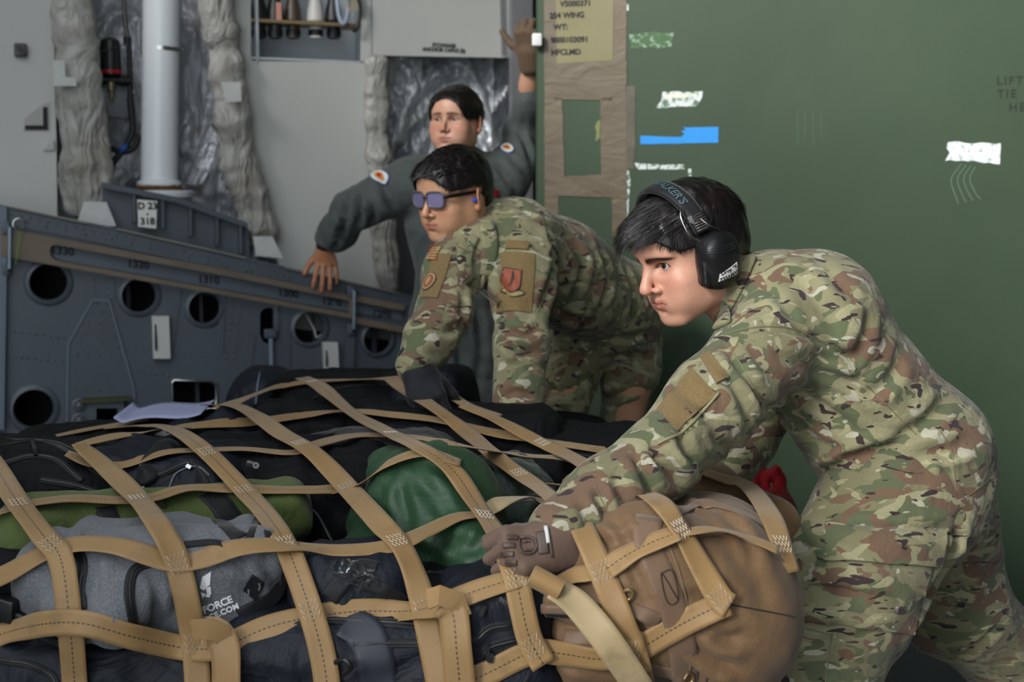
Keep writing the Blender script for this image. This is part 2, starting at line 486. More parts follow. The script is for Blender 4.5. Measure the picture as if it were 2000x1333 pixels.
# silver quilted insulation
def quilt_mat(name, a, b, rough):
    t = NT(name); f = t.rng(t.noise(7, 5, .6), .35, .65)
    col = t.mix(f, hexc(a), hexc(b)); st = t.rng(t.noise(3.1, 3, 1.5, loc=(3, 1, 2)), .62, .72)
    col = t.mix(st, col, hexc('#99938a'))
    b1 = t.bump(t.noise(6, 5, 1.6, scl=(1.6, 1.6, .7)), .9, .05); b2 = t.bump(t.noise(28, 4, .8), .35, .01, b1)
    m = t.done(col, rough, .35 if rough < .4 else .0, b2, .7); return m
M_quilt = quilt_mat('silver_insulation', '#b0b3b8', '#d2d4d7', .28)
M_quilt2 = quilt_mat('tan_insulation_cover', '#8f8c84', '#b0aea7', .45)
# ---------------------------------------------------------------- shell
fl = MB(); fl.box((-.25, 2.9, -.05), (3.05, 5.55, .05)); o = fl.build('floor', paint('floor_plate', '#3a3d3f', .6, 0, .15, 4, .2, 30)); tag(o, kind='structure')
ce = MB(); ce.box((-.25, 5.4, 3.79), (3.05, 3.0, .05)); ce.box((1.7, -.1, 3.79), (1.1, 2.5, .05)); o = ce.build('ceiling', paint('ceiling_grey', '#777a7a', .7)); tag(o, kind='structure')  # unseen roof; its near right strip is added to cut sky fill
bw = MB(); bw.box((-.27, 8.35, 1.87), (2.88, .05, 1.87)); o = bw.build('wall_front', M_lining); tag(o, kind='structure')
rw_ = MB(); rw_.box((2.70, 2.9, 1.87), (.05, 5.55, 1.87)); o = rw_.build('wall_right_blocker', paint('dark_sky_blocker', '#24282b', .8)); tag(o, kind='structure')  # unseen dark wall added to block sky light from the right
m = MB(); m.box((-3.25, 2.9, 1.87), (.05, 5.45, 1.87)); tag(m.build('wall_left_outer', M_lining), kind='structure')
m = MB(); m.box((1.7, -2.58, 1.87), (.93, .05, 1.87)); tag(m.build('wall_rear_blocker', M_lining), kind='structure')  # unseen, added behind the camera to keep sky light to the left
# ---------------------------------------------------------------- lower side wall: riveted sheet with lightening holes
HOLES = [(95, 552, 36), (272, 578, 33), (400, 602, 31), (605, 641, 31), (738, 663, 29), (66, 799, 38)]
ledge = [(-420, 330), (0, 400), (205, 441), (480, 503), (780, 572), (1000, 622), (1040, 631)]
outer = ledge+[(1040, 1190), (-420, 1250)]
hs = [[topix(p) for p in circ(*h)] for h in HOLES]
slot = [(508, 612), (514, 604), (524, 601), (536, 604), (542, 612), (542, 655), (536, 668), (524, 672), (514, 668), (508, 655)]
rect1 = [(336, 748), (340, 743), (412, 746), (421, 752), (423, 775), (420, 800), (338, 800)]
rect2 = [(186, 797), (232, 797), (232, 842), (186, 842)]
rect3 = [(252, 806), (300, 800), (300, 830), (252, 830)]
wl = plate(outer, 0, .012, hs+[slot, rect1, rect2, rect3])
# rivets belong to the sheet
def rivet(mb, p, r=.0055, h=.0022):
    mb.lathe(p, nw, [(r, -.001), (r, h*.3), (r*.7, h), (r*.2, h*1.3)], 8)
def rivrow(mb, a, b, n, off=0, r=.0055):
    for t in np.linspace(0, 1, n): rivet(mb, WP(a[0]+(b[0]-a[0])*t, a[1]+(b[1]-a[1])*t, off), r)
rv = wl
rivrow(rv, (28, 648), (140, 662), 9); rivrow(rv, (28, 696), (120, 706), 8)
rivrow(rv, (150, 716), (232, 718), 6); rivrow(rv, (268, 724), (500, 760), 20)
rivrow(rv, (250, 678), (480, 705), 18); rivrow(rv, (188, 590), (186, 640), 4); rivrow(rv, (208, 592), (212, 640), 4)
rivrow(rv, (184, 545), (186, 572), 3); rivrow(rv, (208, 547), (210, 575), 3)
rivrow(rv, (163, 642), (160, 655), 2); rivrow(rv, (150, 680), (262, 682), 6); rivrow(rv, (150, 748), (245, 752), 4)
rivrow(rv, (340, 595), (336, 640), 5); rivrow(rv, (455, 600), (440, 700), 8); rivrow(rv, (470, 602), (456, 700), 8)
rivrow(rv, (500, 660), (490, 730), 5); rivrow(rv, (566, 640), (566, 720), 6); rivrow(rv, (700, 600), (700, 700), 7)
rivrow(rv, (560, 720), (640, 735), 6)
o = wl.build('wall_left', M_slate, smooth=True, ang=30); tag(o, kind='structure'); wall_left = o
# ring lips of the holes, seams and overlapping doubler plates
for h in HOLES:
    c = WP(h[0], h[1]); s = h[2]*WS(h[0], h[1])
    m = MB(); m.lathe(c, nw, [(s*1.32, -.002), (s*1.28, .003), (s*1.12, .007), (s*1.02, .009), (s*.97, .004), (s*.96, -.02), (s*1.0, -.02), (s*1.02, .0)], 40)
    m.F = m.F[:-2]
    tag(m.build('trim_hole_lip', M_slate, smooth=True, ang=60), kind='structure')
g = plate([(130, 850), (133, 672), (181, 586), (213, 588), (262, 762), (262, 850)], .004, .004, [[(187, 797), (231, 797), (231, 842), (187, 842)]]); 
rivrow(g, (187, 592), (150, 690), 6, .004); rivrow(g, (208, 594), (236, 700), 6, .004); rivrow(g, (145, 760), (240, 764), 5, .004); rivrow(g, (150, 695), (235, 700), 5, .004)
rivrow(g, (197, 610), (197, 670), 4, .004)
tag(g.build('trim_doubler_plate', M_slate, smooth=True, ang=30), kind='structure')
for i, (a, b) in enumerate([((214, 500), (218, 585)), ((352, 540), (330, 700)), ((436, 560), (430, 690)), ((492, 650), (484, 740)), ((560, 625), (562, 740))]):
    m = MB(); m.ribbon([WP(*a, .003), WP(*b, .003)], [nw, nw], .02, .004); tag(m.build('trim_seam', M_slate), kind='structure')
for pts in ([(130, 850), (133, 672), (181, 586), (213, 588), (262, 762), (262, 850)],):
    for a, b in zip(pts[:-1], pts[1:]):
        m = MB(); m.ribbon([WP(*a, .006), WP(*b, .006)], [nw, nw], .006, .005); tag(m.build('trim_plate_edge', paint('edge_blue', '#68737e', .4)), kind='structure')
for a, b in (((20, 404), (170, 436)), ((228, 447), (480, 504)), ((556, 523), (780, 573))):
    m = MB(); m.ribbon([WP(*a, .014), WP(*b, .014)], [zw, zw], .012, .004); tag(m.build('trim_ledge_edge', paint('pale_edge', '#8f897a', .5)), kind='structure')  # pale tan strip along the ledge lip
# sloping ledge capping the sheet
lp = [WP(*p) for p in ledge]; m = MB()
for a, b in zip(lp[:-1], lp[1:]):
    m.add([a+nw*.012, b+nw*.012, b-nw*.28, a-nw*.28, a+nw*.012-zw*.008, b+nw*.012-zw*.008, b-nw*.28-zw*.008, a-nw*.28-zw*.008],
          [(0, 1, 2, 3), (7, 6, 5, 4), (0, 4, 5, 1), (1, 5, 6, 2), (2, 6, 7, 3), (3, 7, 4, 0)])
tag(m.build('trim_ledge', M_slate), kind='structure')
# flat band of the top longeron, slightly proud, with two rows of rivets
def band(l, dy0, dy1, off, th):
    return plate([(p[0], p[1]+dy0) for p in l]+[(p[0], p[1]+dy1) for p in l[::-1]], off, th)
m = band(ledge[1:6], 3, 36, .007, .005)
for a, b in zip(ledge[1:5], ledge[2:6]):
    n = int((b[0]-a[0])/16); rivrow(m, (a[0]+6, a[1]+15), (b[0]-6, b[1]+15), n, .008, .004); rivrow(m, (a[0]+12, a[1]+26), (b[0], b[1]+26), n//2, .008, .005)
tag(m.build('trim_longeron', M_slate2, smooth=True, ang=30), kind='structure')
# inside of the hollow wall: a backing sheet with one opening to daylight
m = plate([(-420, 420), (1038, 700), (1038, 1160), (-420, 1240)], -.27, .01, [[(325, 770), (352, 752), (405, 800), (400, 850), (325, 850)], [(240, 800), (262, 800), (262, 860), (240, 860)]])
tag(m.build('wall_left_inner', paint('cavity_shade', '#14161a', .8)), kind='structure')  # sheet coloured near-black to stand for the shade inside the holes
m = MB()
for (px, py, w) in [(45, 600, 12), (250, 580, 10), (392, 600, 9), (612, 640, 4), (730, 665, 14), (385, 775, 10)]:
    m.box(WP(px, py, -.12), (w*.0007, .006, .16), RW)
tag(m.build('trim_inner_rib', M_slate2), kind='structure')
m = MB(); m.tube([WP(596, 612, -.05), WP(612, 640, -.06), WP(618, 660, -.05), WP(632, 652, -.06)], .004, 8); 
cab = m.build('cable', M_offw, smooth=True); tag(cab, 'thin pale cable loop hanging inside the round wall hole beside the white slotted bracket', 'cable'); recenter(cab)
# stencilled station numbers
for s, px, py in [('1330', 122, 491), ('1320', 270, 517), ('1310', 407, 547), ('1300', 563, 574), ('1290', 648, 590), ('1280', 745, 614)]:
    m = MB(); put_text(m, s, WP(px, py, .0075), nrm(uw*1-zw*.10), zw, .036, .0006, .0008, font_off=.0010); o = m.build('trim_station_number', M_ink); tag(o, kind='structure')
m = plate([(100, 480), (112, 478), (785, 600), (785, 628), (112, 508), (100, 500)], .0065, .004); tag(m.build('trim_number_strip', paint('number_strip', '#555e67', .45)), kind='structure')
# ---------------------------------------------------------------- seat-rail plate with a long slot, and its brackets
rp = plate([(2, 446), (34, 451), (450, 529), (690, 579), (690, 623), (450, 579), (34, 506), (2, 500)], .035, .006,
           [[(97, 490), (100, 481), (108, 478), (450, 541), (682, 588), (682, 612), (450, 570), (110, 509), (100, 503)]])
rail = rp.build('slotted_rail', M_tan); tag(rail, 'long tan slotted rail crossing the grey riveted wall over the station numbers', 'rail'); recenter(rail)
m = MB()
for a, b in [((694, 583), (790, 602)), ((694, 626), (790, 645))]: m.ribbon([WP(*a, .03), WP(*b, .03)], [nw, nw], .022, .004)
o = m.build('rail_extension', M_tan); tag(o, 'short dark continuation of the tan rail right of its end bracket', 'rail'); recenter(o)
def bracket(x, y0, y1, label, ring=True):
    c = WP(x, (y0+y1)/2, .05); t = empty('rail_bracket', WP(x, y1, .0), label, 'bracket', 'rail brackets'); 
    m = MB(); m.tube([WP(x-4, y0, .03), WP(x+2, y0+4, .055), WP(x+1, y1-6, .055), WP(x-5, y1, .02)], .006, 8); adopt(m.build('bar', paint('bracket_paint', '#8797a5', .35, .3), smooth=True), t)
    m = MB(); m.box(WP(x-6, y0+3, .03), (.012, .012, .02), RW, .003); m.box(WP(x-6, y1-4, .02), (.012, .012, .02), RW, .003); adopt(m.build('clamp', M_slate2, smooth=True), t)
    if ring:
        m = MB(); c = WP(x+20, y0-4, .06); m.tube([c+.018*(uw*math.cos(a)+zw*math.sin(a)) for a in np.linspace(0, 6.28, 20)], .0022, 6); m.tube([WP(x+4, y0+2, .05), c-.018*uw], .003, 6); adopt(m.build('pull_ring', M_steel, smooth=True), t)
    return t
bracket(17, 442, 530, 'blue-grey vertical bracket with a pull ring at the left end of the tan rail')
bracket(690, 566, 648, 'blue-grey vertical bracket clamping the right end of the tan rail', False)
m = MB(); m.tube(crom([WP(41, 445, .06), WP(38, 470, .055), WP(34, 500, .05), WP(30, 515, .05)], 12), .0015, 6); o = m.build('green_cord', paint('green_cord', '#5f9a2a', .6), smooth=True); tag(o, 'thin green cord dangling from the pull ring at far left', 'cord'); recenter(o)
m = plate([(-30, 400), (13, 404), (14, 470), (8, 840), (-30, 840)], .03, .03); o = m.build('frame_post', paint('post_blue', '#66727f', .45)); tag(o, 'blue-grey upright frame post at the far left edge of the wall', 'post'); recenter(o)
m = plate([(675, 640), (694, 645), (688, 800), (670, 800)], .02, .02); o = m.build('frame_post', M_slate2); tag(o, 'dark blue-grey upright frame post below the right rail bracket', 'post'); recenter(o)
for (x0, x1, y0, y1, lb) in [(297, 333, 618, 701, 'white slotted bracket on the wall below the second and third round holes'), (631, 663, 669, 733, 'white slotted bracket on the wall just above the strapped black bags')]:
    w = x1-x0; m = plate([(x0, y0), (x1-3, y0), (x1, y1), (x0+3, y1)], .03, .022, [[(x0+5, y0+14), (x0+9, y0+18), (x0+12, y1-26), (x0+12, y1-15), (x0+8, y1-13), (x0+5, y1-20)]])
    o = m.build('slotted_bracket', M_offw); tag(o, lb, 'bracket', 'white slotted brackets on the wall'); recenter(o)
# latch rod in the oval slot
t = empty('latch_rod', WP(530, 735, .01), 'blue-grey latch rod and knuckle in the oval wall slot', 'latch')
m = MB(); m.tube([WP(529, 655, .012), WP(532, 790, .02)], .009, 10); adopt(m.build('rod', paint('rod_paint', '#7d8b99', .4, .2), smooth=True), t)
m = MB(); m.box(WP(528, 652, .012), (.022, .012, .016), RW, .005); adopt(m.build('knuckle', M_slate2, smooth=True), t)
m = MB(); m.box(WP(540, 622, -.012), (.012, .015, .05), RW, .005); adopt(m.build('hook', M_slate2, smooth=True), t)
# anchor fitting with two round bolts at the lower left
t = empty('anchor_fitting', WP(185, 845, .0), 'blue-grey anchor fitting with two round bolts at the foot of the wall', 'fitting')
m = plate([(140, 782), (242, 780), (244, 850), (136, 850)], .03, .03, [[(188, 798), (230, 798), (230, 842), (188, 842)]]); adopt(m.build('plate', M_slate2), t)
m = MB(); m.box(WP(205, 781, .025), (.08, .02, .006), RW); adopt(m.build('flange', M_zinc), t)
for y in (792, 821):
    m = MB(); m.lathe(WP(155, y, .03), nw, [(.024, -.005), (.024, .003), (.018, .005), (.016, .002), (.011, .002), (.010, .012), (.004, .015)], 20); adopt(m.build('bolt', M_slate, smooth=True), t)
# rim of the square port
rim = [WP(*p, .006) for p in rect1]; m = MB(); m.tube(rim+[rim[0]], .0045, 8); o = m.build('trim_port_rim', M_steel, smooth=True); tag(o, kind='structure')
# ---------------------------------------------------------------- upper lining with recesses
UP = -.26
curveL = [(447, -420), (449, 0), (452, 60), (463, 130), (473, 200), (485, 270), (500, 340), (520, 420), (545, 520), (560, 640)]
m = plate(curveL+[(1039, 700), (1039, -420)], UP, .015, [[(490, -380), (706, -380), (706, 118), (702, 122), (494, 119), (490, 115)], [(722, 108), (1000, 113), (1000, 690), (800, 650), (770, 560), (735, 430), (722, 320)]])
tag(m.build('wall_upper', M_lining, smooth=True, ang=30), kind='structure')
m = plate([(-420, -420), (102, -420), (104, 0), (107, 140), (110, 270), (112, 430), (112, 480), (-420, 420)], UP, .015); tag(m.build('wall_upper_left', M_lining), kind='structure')
m = plate([(-700, -700), (1036, -700), (1036, 1080), (-700, 1080)], UP-.42, .02); tag(m.build('wall_outer_skin', paint('skin_grey', '#6f7276', .6)), kind='structure')
m = plate([(1000, -420), (1040, -420), (1040, 700), (1000, 700)], UP+.03, .03); tag(m.build('trim_pillar', paint('pillar_grey', '#7c7d80', .5)), kind='structure')
# quilted insulation blankets in the recess (heightfield with folds)
def blanket(name, x0, x1, y0, y1, off, amp, nx, ny, label, mat):
    V = []; P0 = []
    for j in range(ny+1):
        for i in range(nx+1):
            px = x0+(x1-x0)*i/nx; py = y0+(y1-y0)*j/ny; p = WP(px, py, off); V.append(p); P0.append(((p@uw)*5, p[2]*2.6, 0))
    V = np.array(V); P0 = np.array(P0)
    q = P0.copy(); q[:, 0] += .8*noise3(P0*.7+5); q[:, 1] += .8*noise3(P0*.7+9)
    d = (1-np.abs(noise3(q*1.1))*2.4)*.6+.5*(1-np.abs(noise3(q*2.3+4))*2.5)*.5+.12*noise3(q*7)
    V = V+nw*(d*amp)[:, None]
    Fs = [(j*(nx+1)+i, j*(nx+1)+i+1, (j+1)*(nx+1)+i+1, (j+1)*(nx+1)+i) for j in range(ny) for i in range(nx)]
    m = len(V); V = np.concatenate([V, V-nw*.03]); Fs += [tuple(m+k for k in f[::-1]) for f in list(Fs)]
    rg = list(range(nx+1))+[(j+1)*(nx+1)-1 for j in range(1, ny+1)]+[ny*(nx+1)+i for i in range(nx-1, -1, -1)]+[j*(nx+1) for j in range(ny-1, 0, -1)]
    Fs += [(a, m+a, m+b, b) for a, b in zip(rg, rg[1:]+rg[:1])]
    o = mkobj(name, V, Fs, mat); tag(o, label, 'insulation blanket'); return recenter(o)
blanket('insulation_blanket', 40, 620, -300, 520, UP-.31, .10, 120, 150, 'crumpled silver insulation blanket filling the recess behind the white pipe', M_quilt)
blanket('insulation_blanket', 700, 1040, 60, 330, UP-.2, .09, 70, 60, 'dark crumpled silver insulation seen in the square opening behind the woman', M_quilt)
def quilt_strip(pts, w, label, seed=0, taper=None):
    C = [WP(p[0], p[1], UP+.045) for p in pts]; lo = np.min(C, 0)-.16; hi = np.max(C, 0)+.16
    s = SDF(lo, hi, .009); Cs = crom(C, 22)
    ws = np.interp(np.linspace(0, 1, 22), np.linspace(0, 1, len(w)), w)
    for i in range(21): s.cone(Cs[i], Cs[i+1], ws[i]*.5, ws[i+1]*.5, .01, (uw, 2.0))
    V, Q = s.mesh(); q = V*np.array([4, 4, 8])+seed
    N = vnormals(V, Q); d = (1-np.abs(noise3(q+.6*noise3(q*.6)[:, None]))*2.6)*.011+noise3(q*2.5)*.005
    V = V+N*d[:, None]
    o = mkobj('insulation_strip', V, Q, M_quilt2); tag(o, label, 'insulation strip', 'padded strips along the recess edges'); recenter(o); return V, Q, o
s1 = quilt_strip([(140, -120), (142, 0), (150, 120), (158, 220), (166, 320), (176, 400)], [.062, .062, .064, .07, .08, .085], 'padded grey insulation strip down the left edge of the pipe recess', 0)
s2 = quilt_strip([(415, -120), (422, 0), (440, 120), (452, 220), (468, 320), (492, 400), (508, 455)], [.055, .055, .06, .06, .065, .065, .062], 'padded grey insulation strip down the right edge of the pipe recess', 5)
s3 = quilt_strip([(737, 120), (736, 230), (740, 330), (748, 430), (757, 520), (762, 560)], [.04, .04, .042, .045, .045, .04], 'padded silver insulation strip at the left edge of the opening behind the woman', 9)
def flap(poly, off, label):
    m = plate(poly, off, .006); 
    o = m.build('insulation_flap', paint('flap_white', '#c8c9c6', .5, 0, .06, 20, .3, 25)); tag(o, label, 'insulation flap', 'taped ends of the insulation strips'); recenter(o)
flap([(164, 394), (208, 395), (227, 442), (148, 443)], UP+.185, 'pale taped flap end of the insulation strip left of the white pipe')
flap([(494, 462), (532, 462), (553, 505), (500, 500)], UP+.185, 'pale taped flap end of the insulation strip right of the white pipe')
flap([(104, 118), (126, 118), (128, 150), (148, 152), (150, 168), (104, 168)], UP+.125, 'bright white tape patch on the insulation strip at upper left')
flap([(432, 160), (470, 160), (472, 198), (440, 200)], UP+.12, 'pale tape patch halfway up the right insulation strip')
# ribbed beam behind the ledge with its white placard
t = empty('ribbed_beam', WP(345, 490, -.1), 'blue-grey ribbed beam behind the ledge under the white pipe', 'beam')
bo = -.10
m = plate([(200, 358), (345, 388), (482, 438), (490, 520), (200, 450)], bo-.03, .01); adopt(m.build('web', M_slate2), t)
m = plate([(200, 356), (345, 385), (484, 436), (484, 446), (345, 396), (200, 367)], bo+.012, .05); adopt(m.build('flange', M_slate2), t)
for x in (262, 318, 372, 424, 470):
    yt = np.interp(x, [200, 345, 484], [358, 388, 438]); m = plate([(x-3, yt), (x+3, yt), (x+3, yt+64), (x-3, yt+62)], bo, .04); adopt(m.build('rib', M_slate2), t)
m = plate([(268, 390), (307, 393), (305, 447), (270, 443)], bo+.016, .003); o = m.build('placard', paint('placard_white', '#e2e1db', .6, 0, .05, 15)); tag(o, 'white placard reading D 23 and 318 on the ribbed beam', 'placard'); recenter(o)
for s, py in (('D 23', 403), ('.', 413), ('318', 433)):
    m = MB(); put_text(m, s, WP(288, py, bo+.018), uw, nrm(zw), .032 if s != '.' else .04, .0005, .0003, font_off=.0008); adopt(m.build('lettering', M_ink), o)
# ---------------------------------------------------------------- white pipe
dp = UP-.06
t = empty('pipe', WP(311, 383, dp), 'thick white vertical pipe with a metal band in the silver recess', 'pipe')
pt, pb = WP(319, -330, dp), WP(311, 360, dp); r = 35.5*WS(315, 200, dp)
m = MB(); m.tube([pt, pb], r, 48); adopt(m.build('tube', M_white, smooth=True), t)
ax = nrm(pb-pt); bb = WP(316, 97, dp)
m = MB(); m.lathe(bb, ax, [(r*1.0, -.007), (r*1.02, -.007), (r*1.02, .007), (r*1.0, .007)], 48); m.box(bb+uw*(r*1.08)+nw*.02, (.006, .004, .004), RW); adopt(m.build('metal_band', M_steel, smooth=True, ang=30), t)
m = MB(); m.lathe(WP(311, 357, dp), [0, 0, 1], [(r*1.18, -.012), (r*1.22, -.004), (r*1.15, .006), (r*1.0, .01)], 40); adopt(m.build('base_collar', M_white, smooth=True), t)
V = []; m = MB(); c = WP(311, 366, dp)
m.lathe(c, [0, 0, 1], [(r*1.22, -.012), (r*1.3, -.006), (r*1.24, .004), (r*1.1, .008)], 40)
m.V = [tuple(np.array(v)+.006*noise3(np.array([v])*60)[0]) for v in m.V]; adopt(m.build('rust_ring', M_rust, smooth=True), t)
m = MB(); m.lathe(WP(320, 379, dp), [0, 0, 1], [(r*1.55, -.013), (r*1.58, -.009), (r*1.58, .009), (r*1.5, .012)], 40); adopt(m.build('base_flange', M_white, smooth=True, ang=30), t)
# ---------------------------------------------------------------- hydraulic valve with hoses
hp = UP-.10
t = empty('hydraulic_valve', WP(218, 215, hp), 'dark hydraulic valve with a red band hung in the silver recess', 'valve')
wz = .00185
m = MB(); m.lathe(WP(217, 150, hp), zw, [(.028, 0), (.034, .006), (.036, .03), (.036, .1), (.03, .125), (.012, .135)], 24); adopt(m.build('body', M_black, smooth=True, ang=35), t)
m = MB(); m.lathe(WP(216, 141, hp), zw, [(.037, -.006), (.039, -.006), (.039, .006), (.037, .006)], 24); adopt(m.build('red_band', M_red, smooth=True, ang=35), t)
m = MB(); m.tube([WP(164, 156, hp+.01), WP(252, 158, hp+.01)], .012, 12); m.lathe(WP(166, 156, hp+.01), uw, [(.018, -.01), (.018, .03)], 12); m.lathe(WP(250, 158, hp+.01), uw, [(.018, -.03), (.018, .01)], 12); adopt(m.build('manifold', M_dark, smooth=True, ang=35), t)
m = MB(); m.lathe(WP(217, 172, hp+.01), -zw, [(.014, -.02), (.014, .01), (.009, .015), (.007, .04)], 12); adopt(m.build('fitting', paint('brass', '#8c8467', .35, .8), smooth=True, ang=35), t)
for a in ([(162, -80), (162, 40), (157, 90), (162, 156)], [(240, -80), (243, 20), (249, 75)]):
    m = MB(); m.tube(crom([WP(*p, hp+.01) for p in a], 20), .008, 10); adopt(m.build('metal_tube', paint('tube_grey', '#5d5c59', .35, .7), smooth=True), t)
m = MB(); m.tube([WP(249, 72, hp+.01), WP(249, 86, hp+.01)], .013, 10); m.tube([WP(252, 86, hp+.01), WP(255, 195, hp+.01)], .009, 10); m.tube([WP(163, 140, hp+.012), WP(165, 195, hp+.012)], .011, 10); adopt(m.build('connector', M_dark, smooth=True), t)
m = MB(); m.box(WP(218, 190, hp-.03), (.055, .008, .075), RW, .006); adopt(m.build('bracket_plate', paint('bracket_grey', '#7e8082', .4, .4), smooth=True), t)
m = MB(); m.tube(crom([WP(152, 118, hp+.04), WP(190, 103, hp+.05), WP(248, 87, hp+.03)], 16), .0015, 6); adopt(m.build('safety_wire', M_steel, smooth=True), t)
def hose(pts, label, r=.010):
    m = MB(); m.tube(crom([WP(p[0], p[1], hp+.02) for p in pts], 40), r, 12); o = m.build('hose', M_dark, smooth=True); tag(o, label, 'hose', 'black rubber hoses under the valve'); recenter(o)
hose([(166, 190), (170, 225), (185, 255), (208, 283), (238, 297), (262, 288), (272, 262)], 'black hose sweeping from the left of the valve in a wide curve', .0105)
hose([(254, 192), (258, 230), (258, 262), (240, 294), (222, 318), (212, 356)], 'black hose dropping straight from the right of the valve', .0115)
m = MB(); m.lathe(WP(240, 290, hp+.02), nrm(uw-zw), [(.02, -.008), (.022, 0), (.02, .008)], 16); o = m.build('hose_clip', paint('blue_clip', '#1e55a8', .5), smooth=True); tag(o, 'small blue clip binding the two black hoses', 'clip'); recenter(o)
# ---------------------------------------------------------------- shelf recess with nozzles
t = MB(); 
for c, e in ((WP(598, 60, UP-.23), (.24, .004, .34)),): t.box(c, e, RW)
t.box(WP(598, 124, UP-.12), (.23, .12, .004), RW); t.box(WP(488, -25, UP-.12), (.004, .12, .29), RW); t.box(WP(708, -25, UP-.12), (.004, .12, .29), RW)
tag(t.build('trim_recess', paint('recess_grey', '#b9c0c4', .5)), kind='structure')
m = MB(); m.box(WP(591, 48, UP-.06), (.205, .055, .006), RW, .002); rack = m.build('rack_shelf', paint('rack_brass', '#8f7c5c', .5, .2)); tag(rack, 'thin tan rack shelf across the wall niche', 'shelf'); recenter(rack)
cols = ['#26282a', '#2c2e2c', '#4a3d30', '#d0cec8', '#1f2123']; nm = ['dark grey funnel nozzle at the left end of the rack', 'black nozzle second on the rack, with a pink tag', 'brown bottle-shaped nozzle in the middle of the rack', 'white bottle-shaped nozzle on the rack', 'black nozzle right of the white one on the rack']
for i, x in enumerate((506, 538, 573, 617, 652)):
    b = WP(x, 76, UP-.06); bm_ = paint('nozzle%d' % i, cols[i], .4)
    e = empty('nozzle', b, nm[i], 'nozzle', 'nozzles in the wall rack')
    m = MB(); m.lathe(b, zw, [(.018, 0), (.024, .004), (.024, .055), (.033, .065), (.030, .10), (.018, .15), (.012, .19), (.011, .26)], 20); adopt(m.build('cone', bm_, smooth=True, ang=35), e)
    m = MB(); m.lathe(b, zw, [(.025, .01), (.027, .012), (.027, .03), (.025, .032)], 20); adopt(m.build('cap', M_dark, smooth=True, ang=35), e)
m = MB(); m.box(WP(545, 24, UP-.02), (.010, .004, .035), RW, .003); o = m.build('pink_tag', paint('pink_tag', '#d99a8a', .6)); tag(o, 'small pink tag on the second nozzle in the rack', 'tag'); recenter(o)
m = MB(); m.tube(crom([WP(655, -40, UP), WP(662, 30, UP+.02), WP(672, 46, UP+.03), WP(680, 20, UP+.02), WP(678, -40, UP)], 24), .009, 10); o = m.build('plastic_tie', paint('clear_tie', '#9aa3b5', .2), smooth=True); tag(o, 'translucent grey loop hanging over the right end of the rack', 'strap'); recenter(o)
t = empty('buckle', WP(690, 30, UP), 'tan and white buckle hanging at the right edge of the niche', 'buckle')
m = plate([(674, -40), (700, -40), (700, 20), (680, 22)], UP+.03, .006, [[(680, -30), (686, -30), (688, 14), (683, 14)]]); adopt(m.build('frame', paint('buckle_tan', '#a59a86', .5)), t)
m = MB(); m.tube(crom([WP(690, -20, UP+.03), WP(703, 10, UP+.035), WP(700, 50, UP+.03), WP(690, 62, UP+.03)], 16), .006, 8); adopt(m.build('hook', M_dark, smooth=True), t)
# small marks on the left lining panel
t = plate([(48, 232), (84, 203), (98, 200), (97, 256), (46, 256)], UP+.003, .003); o = t.build('corner_mark', paint('mark_grey', '#a9a9a2', .6)); tag(o, 'pale corner plate with a black L mark on the left panel', 'sign'); recenter(o)
m = plate([(84, 209), (93, 209), (94, 254), (49, 254), (49, 245), (84, 245)], UP+.0045, .001); adopt(m.build('letter', M_ink), o)
m = MB(); m.box(WP(40, 98, UP+.012), (.02, .012, .022), RW, .005); m.tube([WP(34, 90, UP+.03), WP(46, 108, UP+.03)], .006, 8); o = m.build('clip', paint('clip_grey', '#4c4b48', .5), smooth=True); tag(o, 'small dark metal clip on the left lining panel', 'clip'); recenter(o)
m = MB(); m.box(WP(95, 284, UP+.006), (.018, .006, .018), RW, .004); m.lathe(WP(93, 284, UP+.012), nw, [(.006, 0), (.006, .003), (.003, .004)], 12); o = m.build('latch_tab', M_lining, smooth=True); tag(o, 'small grey latch tab at the edge of the left panel', 'latch'); recenter(o)
for s, py in (('STOWAGE', 89), ('ANCHOR CABLE (2)', 98)):
    m = MB(); put_text(m, s, WP(867, py, UP+.001), uw, zw, .019, .0004, .0004, font_off=.0008); tag(m.build('trim_lettering', M_ink), kind='structure')
m = MB(); m.ribbon([WP(978, -60, UP+.012), WP(983, 108, UP+.012)], [nw, nw], .012, .006); tag(m.build('trim_strip', paint('pillar_grey', '#7c7d80', .5)), kind='structure')
# ================================================================== GREEN CONTAINER
GA = W(1045, 300, 4.25); GB = W(2000, 300, 3.95)
ug = nrm([GB[0]-GA[0], GB[1]-GA[1], 0]); ng = np.array([ug[1], -ug[0], 0])
def GP(px, py, off=0):
    r = ray(px, py); t = ((GA+ng*off-CAM)@ng)/(r@ng); return CAM+r*t
RG = np.stack([ug, ng, zw], 1)
t = NT('green_paint'); c1, c2 = hexc('#374735'), hexc('#3d4e3b')
col = t.mix(t.rng(t.noise(1.2, 4), .35, .65), c1, c2); sc = t.rng(t.noise(3, 2, 3, scl=(1, 1, 5)), .60, .605); sc2 = t.rng(t.noise(3, 2, 3, scl=(1, 1, 5)), .615, .61)
col = t.mix(t.math('MULTIPLY', t.math('MULTIPLY', sc, sc2), .0), col, hexc('#7f9478'))
col = t.mix(t.math('MULTIPLY', t.rng(t.noise(.9, 5, 1, loc=(5, 2, 1)), .55, .75), .35), col, hexc('#303f31'))
M_green = t.done(col, .6, 0, t.bump(t.noise(2.0, 3), .25, .03, t.bump(t.noise(250, 2), .06, .001)), .3)
gc = empty('cargo_container', GA+ug*1.2-zw*GA[2]+ng*-.6+zw*.02, 'big dark green painted cargo container filling the right background', 'container')
